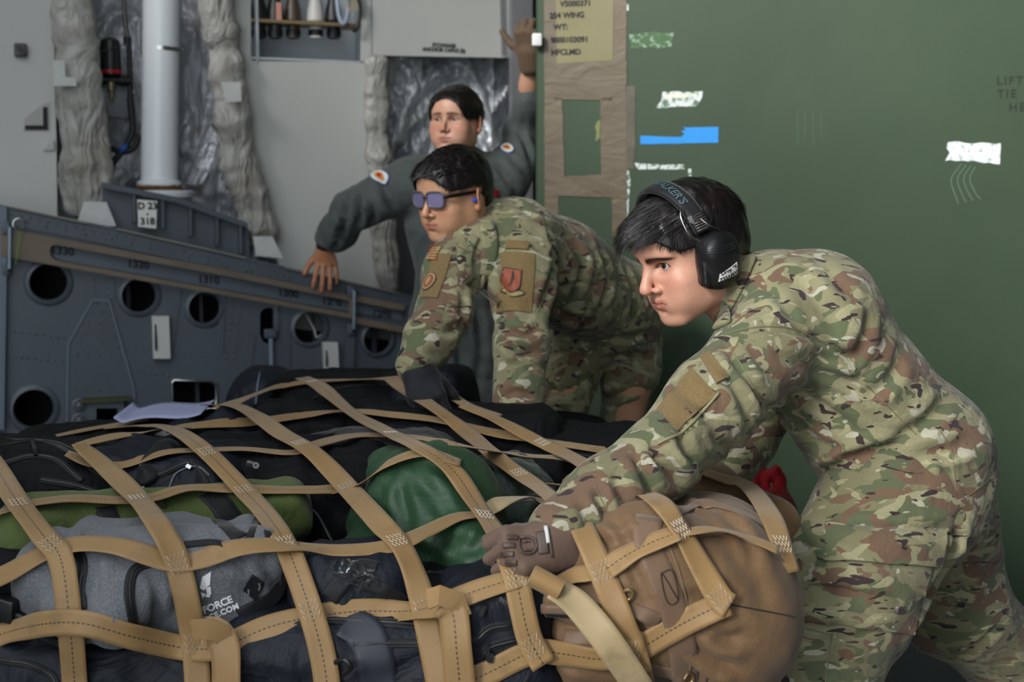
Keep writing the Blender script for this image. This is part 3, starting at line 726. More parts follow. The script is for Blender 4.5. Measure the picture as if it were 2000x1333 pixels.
m = MB(); mid = GA+ug*1.0-ng*1.0; mid[2] = 1.55; m.box(mid, (1.0, 1.0, 1.53), RG, .012); adopt(m.build('shell', M_green, smooth=True, ang=30), gc)
M_duct = None
t = NT('brown_duct_tape'); col = t.mix(t.rng(t.noise(8, 4), .3, .7), hexc('#574a34'), hexc('#65573f'))
M_duct = t.done(col, .5, 0, t.bump(t.noise(9, 4, 1.0, scl=(1, 1, 2)), .18, .02, t.bump(t.noise(90, 2), .12, .002)), .6)
def tape(poly, mat, label=None, off=.0015, name='tape_strip', th=.0012, jag=0):
    pts = []
    rs = random.Random(len(poly)*7+int(poly[0][0]))
    for a, b in zip(poly, poly[1:]+poly[:1]):
        L = math.hypot(b[0]-a[0], b[1]-a[1]); n = max(1, int(L/9)) if jag else 1
        for k in range(n):
            f = k/n; pts.append((a[0]+(b[0]-a[0])*f+rs.uniform(-jag, jag), a[1]+(b[1]-a[1])*f+rs.uniform(-jag, jag)))
    bm = bmesh.new(); v = [bm.verts.new(tuple(GP(p[0], p[1], off))) for p in pts]
    es = [bm.edges.new((v[i], v[(i+1) % len(v)])) for i in range(len(v))]
    bmesh.ops.triangle_fill(bm, use_beauty=True, edges=es, normal=Vector(ng)); ex = bmesh.ops.extrude_face_region(bm, geom=list(bm.faces))
    for q in ex['geom']:
        if isinstance(q, bmesh.types.BMVert): q.co += Vector(-ng*th)
    bmesh.ops.recalc_face_normals(bm, faces=bm.faces); bm.verts.index_update()
    mb = MB().add([tuple(q.co) for q in bm.verts], [[q.index for q in f.verts] for f in bm.faces]); bm.free()
    o = adopt(mb.build(name, mat), gc)
    if label: o['label'] = label
    return o
J = .8
tape([(1062, -80), (1090, -80), (1090, 420), (1064, 420)], M_duct, 'brown duct tape', .002, jag=J)
tape([(1198, -80), (1225, -80), (1222, 150), (1225, 440), (1200, 450), (1192, 180)], M_duct, 'brown duct tape', .0025, jag=J)
tape([(1085, 122), (1224, 118), (1224, 165), (1085, 168)], M_duct, 'brown duct tape', .0035, jag=J)
tape([(1082, 166), (1196, 164), (1196, 196), (1082, 194)], M_duct, 'brown duct tape', .003, jag=J)
tape([(1082, 190), (1098, 192), (1103, 350), (1082, 352)], M_duct, 'brown duct tape', .003, jag=J)
tape([(1172, 192), (1198, 190), (1198, 352), (1174, 352)], M_duct, 'brown duct tape', .003, jag=J)
tape([(1078, 345), (1224, 340), (1224, 388), (1078, 382)], M_duct, 'brown duct tape', .004, jag=J)
tape([(1195, 380), (1222, 380), (1224, 470), (1196, 462)], M_duct, 'brown duct tape', .003, jag=J)
tape([(1222, 168), (1241, 168), (1239, 330), (1222, 330)], paint('old_tape', '#5a5546', .6, 0, .2, 20, .4, 40), 'old brown tape', .002, jag=1.2)
pk = tape([(1085, -80), (1199, -80), (1197, 118), (1087, 124)], paint('plastic_pocket', '#7d764e', .25, 0, .12, 4, .5, 8), 'yellowed document pocket', .004, name='document_pocket')
for s, py, x in (('V5000371', 7, 1124), ('254 WING', 30, 1107), ('WT:', 53, 1095), ('9000103091', 78, 1112), ('HFCLMD', 102, 1105)):
    m = MB(); put_text(m, s, GP(x, py, .0055), ug, zw, .024, .0003, .0002, font_off=.0006); o = m.build('lettering', M_ink); o.parent = pk; o.location = -wloc(pk)
tape([(1250, 265), (1330, 268), (1337, 262), (1330, 256), (1340, 254), (1334, 249), (1403, 248), (1403, 279), (1251, 282)], M_blue, 'torn blue tape', .002, jag=.4)
def scuffed(name, a, b, lo, hi, sc):
    t = NT(name); f = t.rng(t.noise(sc, 5, .5), lo, hi); return t.done(t.mix(f, hexc(a), hexc(b)), .7, 0, None, .3)
M_scr = scuffed('scraped_white', '#5d7a62', '#d9e0de', .40, .52, 60); M_scr2 = scuffed('faint_scrape', '#4f6a4a', '#8fa591', .48, .60, 70)
M_cream = scuffed('scraped_cream', '#c9d2c6', '#ecebd2', .4, .6, 40)
tape([(1294, 180), (1374, 179), (1366, 200), (1360, 208), (1282, 211), (1290, 196)], M_scr, 'scraped white paint patch', .001, 'paint_patch', .0006, 1.6)
tape([(1298, 184), (1350, 182), (1366, 186), (1350, 191), (1300, 193)], M_cream, 'cream paint patch', .0016, 'paint_patch', .0004, 1.4)
tape([(1230, 66), (1318, 62), (1310, 92), (1232, 95)], M_scr2, 'faint paint scrape', .001, 'paint_patch', .0006, 1.6)
tape([(1853, 277), (1905, 280), (1953, 281), (1954, 300), (1951, 320), (1900, 315), (1846, 313), (1856, 300), (1848, 290)], scuffed('scraped_white2', '#8fa59a', '#e4e9ea', .34, .46, 90), 'scraped white paint patch', .001, 'paint_patch', .0006, 1.8)
tape([(1240, 319), (1300, 322), (1337, 322), (1338, 331), (1290, 331), (1246, 330)], M_scr, 'white paint dash', .001, 'paint_patch', .0006, 1)
tape([(1221, 334), (1228, 332), (1231, 350), (1228, 400), (1226, 432), (1222, 430), (1224, 380)], M_scr, 'white paint line', .001, 'paint_patch', .0006, .6)
tape([(1344, 330), (1350, 330), (1350, 356), (1345, 356)], M_scr, 'white paint tick', .001, 'paint_patch', .0006, .4)
tape([(1223, 8), (1228, 8), (1228, 20), (1223, 22)], M_scr, 'white paint tick', .001, 'paint_patch', .0006, .4)
tape([(1164, 240), (1172, 235), (1171, 268), (1163, 276)], paint('yellow_fade', '#7c8352', .7), 'faded yellow streak', .001, 'paint_patch', .0006, 2)
M_sten = paint('stencil_green', '#222b20', .8)
for s, x, y in (('LIFT', 1972, 158), ('TIE', 1966, 184), ('HE', 1986, 210)):
    m = MB(); put_text(m, s, GP(x, y, .001), ug, zw, .034, .0003, .0003, space=1.25); adopt(m.build('lettering', M_sten), gc)
for k in range(4):
    m = MB(); m.ribbon(crom([GP(1878+k*9, 320+k*2, .001), GP(1858+k*12, 350, .001), GP(1866+k*14, 382, .001), GP(1872+k*15, 398-k*3, .001)], 12), [ng]*12, .0012, .0006); adopt(m.build('scratch', paint('scratch', '#7f9682', .8)), gc)
for k, x in enumerate((1558, 1572, 1588, 1604)):
    m = MB(); m.ribbon([GP(x, 216, .0006), GP(x+1, 285-10*(k % 2), .0006)], [ng]*2, .004, .0004); adopt(m.build('faded_mark', paint('faded_mark', '#435741', .8)), gc)
# ================================================================== CARGO
ZT, YF, RR = .765, 1.93, .17
def LS(px, py):
    "where the camera ray meets the idealised top / front of the load, with the normal there"
    r = ray(px, py); best = None
    t = 1.2
    for _ in range(200):
        p = CAM+r*t; a = p[2]-(ZT-RR); b = (YF+RR)-p[1]
        if a > 0 and b > 0: d = math.hypot(a, b)-RR; n = nrm([0, -b, a])
        elif a >= b: d = a-RR; n = np.array([0, 0, 1.])
        else: d = b-RR; n = np.array([0, -1., 0])
        if d < 1e-4: break
        t += d*.8
        if t > 6: break
    return p, n, t
def fab(name, hx, **k): return fabric(name, hx, **k)
M_blk = fab('black_nylon', '#0c0d10', rough=.78, wr=.5, wscale=12, spec=.22, sheen=.0, var=.25)
M_nvy = fab('navy_nylon', '#10151f', rough=.62, wr=.5, wscale=11, spec=.32, sheen=.0, var=.25)
M_mesh = fab('charcoal_mesh', '#1c1a1c', rough=.85, wr=.3, wscale=9, weave=320, var=.5)
M_gry = fab('heather_grey', '#585b5f', rough=.9, wr=.45, wscale=13, weave=1500, var=.35, hx2='#6a6d71')
M_olv = fab('olive_canvas', '#4d5a2c', rough=.75, wr=.4, wscale=10, spec=.3)
M_sat = fab('green_satin', '#234229', rough=.5, wr=.4, wscale=8, spec=.4, var=.05, weave=1200, sheen=.05, wdist=.03)
M_dgr = fab('dark_green_nylon', '#172a1e', rough=.6, wr=.6, wscale=12, spec=.45, wdist=.04)
M_tanb = fab('coyote_cordura', '#6b5238', rough=.62, wr=.18, wscale=6, spec=.35, hx2='#735a3f', wdist=.04, var=.04)
M_redb = fab('red_nylon', '#b3161f', rough=.6, wr=.5, wscale=10)
M_web = fab('black_webbing', '#101114', rough=.6, wr=.1, weave=600, var=.3)
def web_mat(name, a, b, dash=0, rough=.5):
    t = NT(name); sp = t.new('ShaderNodeSeparateXYZ'); t.link(t.tc.outputs['UV'], sp.inputs[0]); u, v = sp.outputs[0], sp.outputs[1]
    col = t.mix(t.rng(t.noise(5, 4, loc=(2, 2, 2)), .3, .7), hexc(a), hexc(b))
    col = t.mix(t.math('MULTIPLY', t.rng(t.noise(26, 3), .60, .75), .35), col, hexc('#5d4a30'))
    if dash:
        d = t.math('LESS_THAN', t.math('ABSOLUTE', t.math('SUBTRACT', v, .5)), .028); e = t.math('LESS_THAN', t.math('FRACT', t.math('MULTIPLY', u, 130)), .62)
        col = t.mix(t.math('MULTIPLY', t.math('MULTIPLY', d, e), .85), col, hexc('#1b1a1c'))
    w = t.math('SINE', t.math('MULTIPLY', v, 110)); w2 = t.math('SINE', t.math('MULTIPLY', u, 2600))
    b1 = t.bump(t.math('ADD', w, w2), .12, .0008); b2 = t.bump(t.noise(16, 3), .18, .01, b1)
    return t.done(col, rough, 0, b2, .4, .2)
M_net = web_mat('net_webbing', '#876940', '#997a4e'); M_netd = web_mat('net_webbing_stitched', '#876940', '#997a4e', 1)
M_pale = web_mat('pale_webbing', '#a08c66', '#b09c78'); M_coy = web_mat('coyote_webbing', '#69523f', '#765e49')
M_thr = paint('white_thread', '#d8d4c8', .7)
ALLV, ALLQ, _off = [], [], 0
def keep(V, Q):
    global _off
    ALLV.append(V); ALLQ.append(Q+_off); _off += len(V)
def rot(yaw=0, pitch=0, roll=0):
    return np.array(Matrix.Rotation(math.radians(yaw), 3, 'Z') @ Matrix.Rotation(math.radians(pitch), 3, 'X') @ Matrix.Rotation(math.radians(roll), 3, 'Y'))
def wrinkle(V, Q, amp, sc, seed=0, strm=(1, 1, 1)):
    N = vnormals(V, Q); q = V*sc*np.array(strm)+seed
    q = q+.7*np.stack([noise3(q*.6+3), noise3(q*.6+11), noise3(q*.6+23)], 1)
    d = (1-np.abs(noise3(q))*2.8)*.55+.35*(1-np.abs(noise3(q*2.1+7))*2.8)*.55+.3*noise3(q*.5+31)
    return V+N*(d*amp)[:, None]
def crease(V, N, bvh, pix, depth=.006, width=.010, ridge=.6):
    P, _ = cam_path(bvh, pix, max(12, int(sum(math.hypot(b[0]-a[0], b[1]-a[1]) for a, b in zip(pix[:-1], pix[1:]))/12)), 0)
    if P is None: return V
    lo, hi = P.min(0)-width*3, P.max(0)+width*3; m = ((V > lo) & (V < hi)).all(1); idx = np.nonzero(m)[0]
    if len(idx) == 0: return V
    best = np.full(len(idx), 9.); tt = np.zeros(len(idx)); X = V[idx]; n = len(P)
    for i in range(n-1):
        a, b = P[i], P[i+1]; ab = b-a; t_ = np.clip(((X-a)@ab)/max(ab@ab, 1e-12), 0, 1); d = np.linalg.norm(X-a-t_[:, None]*ab, axis=1); k = d < best
        best[k] = d[k]; tt[k] = (i+t_[k])/(n-1)
    fade = np.minimum(1, 4*np.minimum(tt, 1-tt)+.15)
    disp = (-np.exp(-(best/width)**2)+ridge*np.exp(-((best-1.7*width)/(width*.9))**2))*depth*fade
    V = V.copy(); V[idx] += N[idx]*disp[:, None]; return V
BAGS = {}
def bag(name, label, cat, mat, c, e, R=None, rd=.06, fn=None, amp=.008, sc=9, seed=0, h=.009, group=None, core=True, strm=(1, 1, 1), creases=()):
    c = np.array(c, float); e = np.array(e, float); R = np.eye(3) if R is None else R
    m = float(np.abs(R@np.diag(e)).sum(1).max())+.07
    s = SDF(c-m, c+m, h)
    if core: s.box(c, e, min(rd, e.min()*.98), .02, R)
    if fn: fn(s, c, e, R)
    V, Q = s.mesh(); V = wrinkle(V, Q, amp, sc, seed, strm)
    if creases:
        b_ = BVH(V, Q); N_ = vnormals(V, Q)
        for cc in creases: V = crease(V, N_, b_, *cc)
        V = relax(V, Q, 1, .4)
    keep(V, Q)
    o = mkobj(name, V, Q, mat); tag(o, label, cat, group); recenter(o)
    o['_k'] = 1; del o['_k']
    BAGS[label] = (o, V, Q, BVH(V, Q)); return o, BVH(V, Q)
def onbag(o, bv, pix, w, mat, name='webbing', th=.003, off=.001, n=30, label=None, uvs=True):
    P, N = cam_path(bv, pix, n, off)
    if P is None: return None
    b = strap_mesh(P, N, w, th); ob = mkobj(name, b[0], b[1], mat, uv=b[2]); adopt(ob, o)
    if label: ob['label'] = label
    return ob
def strap_mesh(P, N, w, th, curl=0.0):
    m = len(P); C = 6; V = []; UV = []; L = 0
    ww = w if hasattr(w, '__len__') else [w]*m
    for i in range(m):
        if i: L += np.linalg.norm(P[i]-P[i-1])
        T = nrm(P[min(i+1, m-1)]-P[max(i-1, 0)]); n = nrm(N[i]-T*(N[i]@T)); S = np.cross(T, n)
        for side in (1, -1):
            for k in range(C+1):
                kk = k if side == 1 else C-k
                x = kk/C-.5; edge = 1-(abs(x)*2)**6*.6
                V.append(P[i]+S*ww[i]*x+n*(side*th/2*edge+curl*(x*x*4-.3))); UV.append((L, kk/C))
    c = 2*(C+1)
    Fs = [(i*c+k, i*c+(k+1) % c, (i+1)*c+(k+1) % c, (i+1)*c+k) for i in range(m-1) for k in range(c)]
    Fs += [tuple(range(c))[::-1], tuple((m-1)*c+k for k in range(c))]
    Fs = [f[::-1] for f in Fs]
    return V, Fs, UV
def zipper(o, bv, pix, n=40, w=.012):
    P, N = cam_path(bv, pix, n, .001)
    if P is None: return
    b = strap_mesh(P, N, w, .0025); z = mkobj('zipper', b[0], b[1], M_web, uv=b[2]); adopt(z, o)
    m = MB(); m.tube(P+N*.0015, .0018, 6); t = m.build('zip_teeth', M_black, smooth=True); adopt(t, z)
    return z
def puller(o, bv, px, py, dx, dy, mat=None):
    P, N = cam_path(bv, [(px, py), (px+dx, py+dy)], 6, .006)
    if P is None: return
    m = MB(); m.ribbon(P, N, .007, .003); ob = m.build('zip_pull', mat or M_steel); adopt(ob, o)
D = lambda px, py, d: W(px, py, d)
# --- pallet and hidden lower bags
m = MB(); m.box((-.53, 2.75, .03), (1.06, .90, .028), None, .01); pal = m.build('cargo_pallet', paint('pallet_alu', '#6d7072', .4, .8), smooth=True); tag(pal, 'flat metal cargo pallet under the netted bags', 'pallet'); recenter(pal, (-.53, 2.75, 0))
k = 0
for yy, rw in ((2.2, 'front'), (2.75, 'middle'), (3.3, 'back')):
    for xx, w_, nm in ((-1.03, .26, 'left end'), (-.47, .26, 'left middle'), (.09, .26, 'right middle'), (.45, .09, 'right end')):
        if xx > .4 and yy < 2.5: continue
        bag('duffel_bag', 'black duffel in the bottom layer on the pallet, %s of the %s row' % (nm, rw), 'bag', M_blk, (xx, yy+.02, .31), (w_, .24, .235), None, .1, amp=.012, sc=6, seed=k*3.1, h=.016, group='bottom layer of bags'); k += 1
# --- the visible bags
o, bv = bag('duffel_bag', 'long navy duffel with pale piping at the far top of the load', 'bag', M_nvy, D(548, 806, 3.72), (.15, .14, .115), rot(10, 0, 14), .1, amp=.01, seed=2)
onbag(o, bv, [(508, 728), (503, 755), (500, 790)], .005, paint('piping_blue', '#59677c', .5), 'piping', .004)
o, bv = bag('duffel_bag', 'black duffel under the far net strap, right of the piped navy duffel', 'bag', M_blk, D(700, 800, 3.62), (.26, .16, .10), rot(-4), .09, amp=.01, seed=5)
onbag(o, bv, [(580, 800), (640, 765), (720, 752), (800, 760), (850, 790)], .006, M_web, 'piping', .005)
o, bv = bag('duffel_bag', 'dark navy lumpy duffel at the far top below the man in sunglasses', 'bag', M_nvy, D(848, 785, 3.52), (.11, .13, .10), rot(-10), .08, amp=.012, seed=8)
o, bv = bag('duffel_bag', 'flat black duffel at the far right of the load before the camouflage legs', 'bag', M_blk, D(1010, 880, 3.35), (.23, .2, .085), rot(-12, 0, 4), .07, amp=.01, seed=11)
o, bv = bag('duffel_bag', 'flat black duffel with a grey tab, far left of the load below the papers', 'bag', M_blk, D(250, 915, 3.0), (.31, .22, .08), rot(6, 4, -3), .08, amp=.009, seed=14)
onbag(o, bv, [(312, 846), (332, 850)], .03, paint('grey_tab', '#7d7f80', .6), 'tab', .002, n=6)
zipper(o, bv, [(190, 880), (240, 868), (300, 862), (360, 862)])
def bump_navy(s, c, e, R): s.ell(c+R@np.array([.03, -.02, .06]), (.08, .07, .06), .03, R)
o, bv = bag('duffel_bag', 'glossy navy bag with a folded corner near the back left net crossing', 'bag', M_nvy, D(440, 886, 3.05), (.13, .12, .08), rot(-14, 0, 6), .07, bump_navy, amp=.014, seed=17)
o, bv = bag('duffel_bag', 'plain black bag in the back centre between two net straps', 'bag', M_blk, D(640, 862, 3.12), (.2, .16, .085), rot(5), .07, amp=.012, seed=19)
o, bv = bag('duffel_bag', 'plain black bag at the back right, behind the dark green sack', 'bag', M_blk, D(900, 872, 3.0), (.24, .16, .085), rot(-6), .07, amp=.01, seed=23)
o, bv = bag('duffel_bag', 'black bag at the right rear corner of the load beside the tan duffel', 'bag', M_blk, D(1190, 925, 2.9), (.22, .2, .09), rot(-8), .07, amp=.01, seed=26)
onbag(o, bv, [(1030, 855), (1120, 880), (1230, 905)], .018, M_web)
o, bv = bag('backpack', 'black backpack with curved zippers at the left edge of the load', 'backpack', M_blk, D(60, 957, 2.52), (.25, .17, .09), rot(8, -4, 5), .08, amp=.008, seed=31)
zipper(o, bv, [(-10, 872), (60, 862), (120, 872), (175, 905)]); zipper(o, bv, [(10, 905), (60, 892), (110, 900), (160, 940)])
zipper(o, bv, [(80, 938), (140, 948), (190, 962)]); onbag(o, bv, [(20, 860), (110, 868), (210, 930)], .02, M_web, 'seam_band'); puller(o, bv, 62, 868, 8, 26, M_black)
o, bv = bag('duffel_bag', 'navy-black bag with a dark handle loop and silver zip pulls, behind the olive roll', 'bag', M_nvy, D(330, 958, 2.52), (.17, .14, .085), rot(-4, 0, 3), .07, amp=.011, seed=35)
P = crom([D(250, 935, 2.40), D(285, 925, 2.38), D(302, 900, 2.42), D(330, 876, 2.46), D(340, 900, 2.50)], 24); N = np.tile([.3, -.8, .5], (24, 1)); b = strap_mesh(P, N, .042, .003); adopt(mkobj('handle', b[0], b[1], M_web, uv=b[2]), o)
zipper(o, bv, [(280, 938), (320, 925), (370, 905), (395, 925), (408, 960)]); puller(o, bv, 282, 938, -2, 22); puller(o, bv, 366, 912, 10, 5); onbag(o, bv, [(330, 955), (345, 925), (385, 912), (410, 930)], .004, M_gry, 'piping', .004)
o, bv = bag('duffel_bag', 'large black duffel with a silver zip pull in the middle left of the load', 'bag', M_blk, D(560, 965, 2.62), (.24, .19, .10), rot(-3, 0, 2), .08, amp=.012, seed=39)
m = MB(); p = D(492, 908, 2.44); m.box(p, (.011, .004, .007), rot(0, 30, 20), .003); m.lathe(p+np.array([.009, -.005, -.001]), (0, -1, .3), [(.006, 0), (.006, .003), (.003, .003), (.003, 0)], 14); zp = m.build('zip_pull', M_steel, smooth=True); adopt(zp, o); zp.data.materials[0] = paint('dull_steel', '#6d6d6a', .5, .6)
onbag(o, bv, [(575, 990), (615, 1000), (650, 1060)], .004, M_gry, 'piping', .004)
def mesh_pk(s, c, e, R): s.ell(c+R@np.array([-.02, -.03, .04]), (.15, .12, .07), .03, R)
o, bv = bag('backpack', 'charcoal mesh-fronted backpack left of the green sack', 'backpack', M_mesh, D(728, 935, 2.78), (.18, .15, .09), rot(-8, 0, -3), .08, mesh_pk, amp=.008, seed=43)
zipper(o, bv, [(590, 900), (600, 930), (640, 962), (700, 975)]); onbag(o, bv, [(598, 905), (660, 868), (760, 862), (850, 885)], .012, M_web, 'seam_band')
# --- green sacks
def sack(s, c, e, R):
    s.cone(D(765, 925, 2.50), D(850, 1010, 2.33), .050, .115, .05, ([.3, .7, .6], .8)); s.cone(D(850, 1000, 2.33), D(900, 1075, 2.24), .12, .075, .05)
    s.ell(D(735, 1020, 2.42), (.055, .06, .05), .04); s.cone(D(765, 902, 2.5), D(772, 925, 2.47), .018, .045, .03)
    s.ell(D(760, 1075, 2.32), (.09, .07, .05), .04); s.cone(D(840, 1060, 2.24), D(935, 1090, 2.16), .06, .055, .05)
o, bv = bag('stuff_sack', 'bright green satin sack bulging through the net in the centre', 'bag', M_sat, D(840, 1010, 2.36), (.2, .2, .17), None, .1, sack, amp=.008, sc=6, seed=3, h=.0065, core=False, strm=(1.5, .6, .6), creases=[([(768, 905), (750, 950), (725, 1010)], .007, .014), ([(772, 908), (785, 970), (800, 1040)], .009, .013), ([(780, 905), (840, 960), (880, 1030)], .007, .014), ([(790, 900), (870, 925), (930, 975)], .006, .014), ([(830, 1045), (890, 1060), (950, 1075)], .008, .013), ([(740, 1050), (800, 1075), (870, 1085)], .008, .013), ([(880, 1090), (930, 1070), (955, 1040)], .006, .012)])
def sack2(s, c, e, R):
    s.ell(D(985, 985, 2.52), (.10, .10, .085), .03); s.ell(D(1050, 1040, 2.4), (.07, .08, .06), .04); s.cone(D(930, 930, 2.6), D(1000, 930, 2.6), .04, .045, .04)
    s.cone(D(930, 1040, 2.42), D(1010, 1050, 2.4), .05, .05, .04)
o, bv = bag('stuff_sack', 'dark green gathered nylon sack behind the gloved fist', 'bag', M_dgr, D(990, 990, 2.5), (.17, .16, .13), None, .1, sack2, amp=.014, sc=10, seed=6, h=.008, core=False)
m = MB(); m.tube(crom([D(905, 905, 2.42), D(935, 900, 2.40), D(962, 915, 2.40), D(950, 935, 2.41), D(925, 930, 2.42)], 20), .003, 6); dc = m.build('drawcord', M_dark, smooth=True); adopt(dc, o)
# --- olive roll
def roll(s, c, e, R):
    a, b = D(60, 1045, 2.17), D(560, 1000, 2.40); s.cone(a, b, .056, .05, .02, ([0, .8, .6], 1.35)); s.ell(D(60, 1050, 2.14), (.05, .06, .05), .03); s.box(D(552, 1003, 2.38), (.035, .05, .035), .015, .03, rot(15, 0, -20))
o, bv = bag('rolled_bag', 'olive green rolled bag with black bands above the grey backpack', 'bag', M_olv, D(300, 1030, 2.25), (.26, .12, .1), None, .05, roll, amp=.007, sc=8, seed=12, h=.007, core=False)
onbag(o, bv, [(205, 990), (218, 1020), (240, 1068)], .034, M_web, 'black_band'); onbag(o, bv, [(192, 1000), (206, 1020), (215, 1060)], .012, M_web, 'black_band')
onbag(o, bv, [(405, 962), (430, 985), (455, 1022)], .045, M_web, 'black_band')
m = MB(); put_text_on(m, bv, 'S', D(323, 986, 2.1), ray(323, 990), (.35, 0, .94), .022, .0015); lt = m.build('lettering', M_web); adopt(lt, o)
# --- grey backpack with its print
def gbp(s, c, e, R):
    s.ell(D(115, 1130, 2.05), (.065, .08, .07), .03); s.cone(D(275, 1080, 2.06), D(270, 1150, 1.98), .03, .035, .03)
    s.cone(D(330, 1100, 2.02), D(500, 1085, 2.05), .05, .05, .05); s.ell(D(500, 1060, 2.2), (.05, .05, .045), .03); s.ell(D(360, 1050, 2.2), (.08, .05, .035), .03)
    s.cone(D(160, 1110, 2.03), D(155, 1190, 1.97), .045, .05, .02); s.cone(D(225, 1110, 2.02), D(225, 1200, 1.95), .05, .05, .02)
o, bv = bag('backpack', 'heather grey backpack with white printed wings logo at the front left', 'backpack', M_gry, D(310, 1140, 2.10), (.195, .12, .085), rot(0, 0, 3), .07, gbp, amp=.011, sc=8, seed=21, h=.006, creases=[([(180, 1085), (185, 1140), (180, 1200)], .007, .010), ([(290, 1110), (310, 1150), (300, 1210)], .006, .010), ([(320, 1120), (345, 1160), (350, 1210)], .006, .009), ([(440, 1050), (470, 1090), (530, 1100)], .007, .010), ([(420, 1090), (470, 1110), (500, 1120)], .006, .009), ([(530, 1060), (520, 1110), (545, 1150)], .007, .010)])
zipper(o, bv, [(150, 1075), (162, 1100), (158, 1150), (162, 1190)], w=.016); zipper(o, bv, [(262, 1225), (252, 1160), (262, 1115), (300, 1098), (345, 1092)], w=.016)
onbag(o, bv, [(485, 1055), (510, 1005), (522, 1040), (525, 1070)], .012, M_web, 'seam_band'); onbag(o, bv, [(360, 1065), (420, 1060), (440, 1070)], .012, M_web, 'seam_band')
onbag(o, bv, [(470, 1210), (520, 1180), (552, 1140), (556, 1110)], .035, M_web, 'trim_panel'); onbag(o, bv, [(575, 1085), (600, 1110), (610, 1140)], .03, M_web, 'trim_panel')
onbag(o, bv, [(398, 992), (430, 1020), (470, 1052)], .026, M_web, 'shoulder_strap')
V = []
def ppoly(bv, pts, name, mat, parent, off=.0015, sub=3):
    "flat print laid on a bag as seen at the given pixels"
    q = []
    n = len(pts); bm = bmesh.new(); vs_ = [bm.verts.new((p[0], -p[1], 0)) for p in pts]; f = bm.faces.new(vs_); bmesh.ops.triangulate(bm, faces=[f]); bmesh.ops.subdivide_edges(bm, edges=list(bm.edges), cuts=sub); bmesh.ops.triangulate(bm, faces=list(bm.faces))
    bm.verts.index_update(); P = []
    for v in bm.verts:
        r = ray(v.co.x, -v.co.y); h, nn, _, _ = bv.ray_cast(Vector(CAM), Vector(r), 8)
        P.append((np.array(h)-r*off) if h is not None else None)
    ok = [np.array(p) for p in P if p is not None]
    if len(ok) < 3: bm.free(); return None
    md = np.mean(ok, 0); P = [p if p is not None else md for p in P]
    mb = MB().add(P, [[v.index for v in f.verts] for f in bm.faces]); bm.free(); ob = mb.build(name, mat); adopt(ob, parent); return ob
M_print = paint('white_print', '#e9eaec', .6)
# winged emblem
ppoly(bv, [(412, 1117), (395, 1128), (390, 1150), (398, 1154), (410, 1143)], 'emblem', M_print, o)
ppoly(bv, [(402, 1150), (411, 1146), (412, 1158), (404, 1160)], 'emblem', M_print, o); ppoly(bv, [(392, 1158), (402, 1161), (396, 1170)], 'emblem', M_print, o); ppoly(bv, [(405, 1160), (413, 1158), (409, 1168), (400, 1166)], 'emblem', M_print, o)
m = MB(); dr = ray(420, 1180); up = (-.36, .1, .93)
put_text_on(m, bv, 'AIR FORCE', D(408, 1190, 1.93), dr, up, .0150, .002, font_off=.0006, space=1.0); tt = m.build('lettering', M_print); adopt(tt, o)
m = MB(); put_text_on(m, bv, 'AIRFORCE.COM', D(410, 1208, 1.93), dr, up, .0118, .002, font_off=.0005, space=1.1); tt = m.build('lettering', M_print); adopt(tt, o)
ppoly(bv, [(493, 1122), (518, 1140), (500, 1176), (474, 1154)], 'loop_patch', M_web, o, .003)
for a in ([(484, 1150), (486, 1158), (483, 1162)], [(506, 1138), (508, 1146), (505, 1152)]): onbag(o, bv, a, .003, M_gry, 'slit', .002, .004, 5)
# --- front lower bags
o, bv = bag('duffel_bag', 'black bag in the front centre below the green sack', 'bag', M_blk, D(820, 1195, 2.12), (.21, .11, .07), rot(-3), .06, amp=.012, seed=51)
zipper(o, bv, [(700, 1160), (760, 1130), (830, 1120), (900, 1122)])
o, bv = bag('duffel_bag', 'navy bag with black strap joint showing under the clear film', 'bag', M_nvy, D(690, 1150, 2.08), (.10, .09, .07), rot(8, 0, -6), .06, amp=.012, seed=53, h=.008)
onbag(o, bv, [(642, 1170), (665, 1140), (700, 1110), (735, 1115)], .03, M_web, 'shoulder_strap'); onbag(o, bv, [(705, 1140), (745, 1150), (790, 1180)], .022, M_web, 'shoulder_strap')
o, bv = bag('backpack', 'navy-black backpack with cord zip pulls between two front net straps', 'backpack', M_nvy, D(970, 1255, 2.02), (.085, .11, .12), rot(8, -6, -6), .05, amp=.007, seed=57, h=.007)
zipper(o, bv, [(905, 1185), (945, 1170), (985, 1165), (1010, 1180)], w=.014); zipper(o, bv, [(925, 1260), (955, 1230), (1000, 1222), (1030, 1215)], w=.014); zipper(o, bv, [(945, 1300), (950, 1270), (990, 1255), (1030, 1248)], w=.014)
for (px, py, dx, dy) in ((945, 1185, -8, 18), (975, 1172, 22, 14), (948, 1255, 6, 34), (958, 1275, 0, 18)): puller(o, bv, px, py, dx, dy, M_black)
o, bv = bag('duffel_bag', 'navy-black duffel at the bottom left under the grey backpack', 'bag', M_nvy, D(190, 1345, 2.06), (.24, .13, .115), rot(4), .08, amp=.012, seed=61)
zipper(o, bv, [(0, 1290), (60, 1300), (100, 1320), (110, 1340)]); onbag(o, bv, [(0, 1235), (60, 1240), (120, 1262)], .01, M_web, 'seam_band')
o, bv = bag('duffel_bag', 'dark navy duffel with a wide black strap at the bottom centre', 'bag', M_nvy, D(690, 1320, 2.06), (.21, .13, .12), rot(-2), .07, amp=.012, seed=64)
zipper(o, bv, [(545, 1215), (620, 1212), (720, 1216), (820, 1222)], w=.016); zipper(o, bv, [(690, 1262), (760, 1258), (830, 1258)], w=.014)
onbag(o, bv, [(672, 1218), (705, 1230), (728, 1270), (740, 1340), (744, 1400)], .058, paint('strap_navy', '#2a2e38', .55), 'wide_strap', .004)
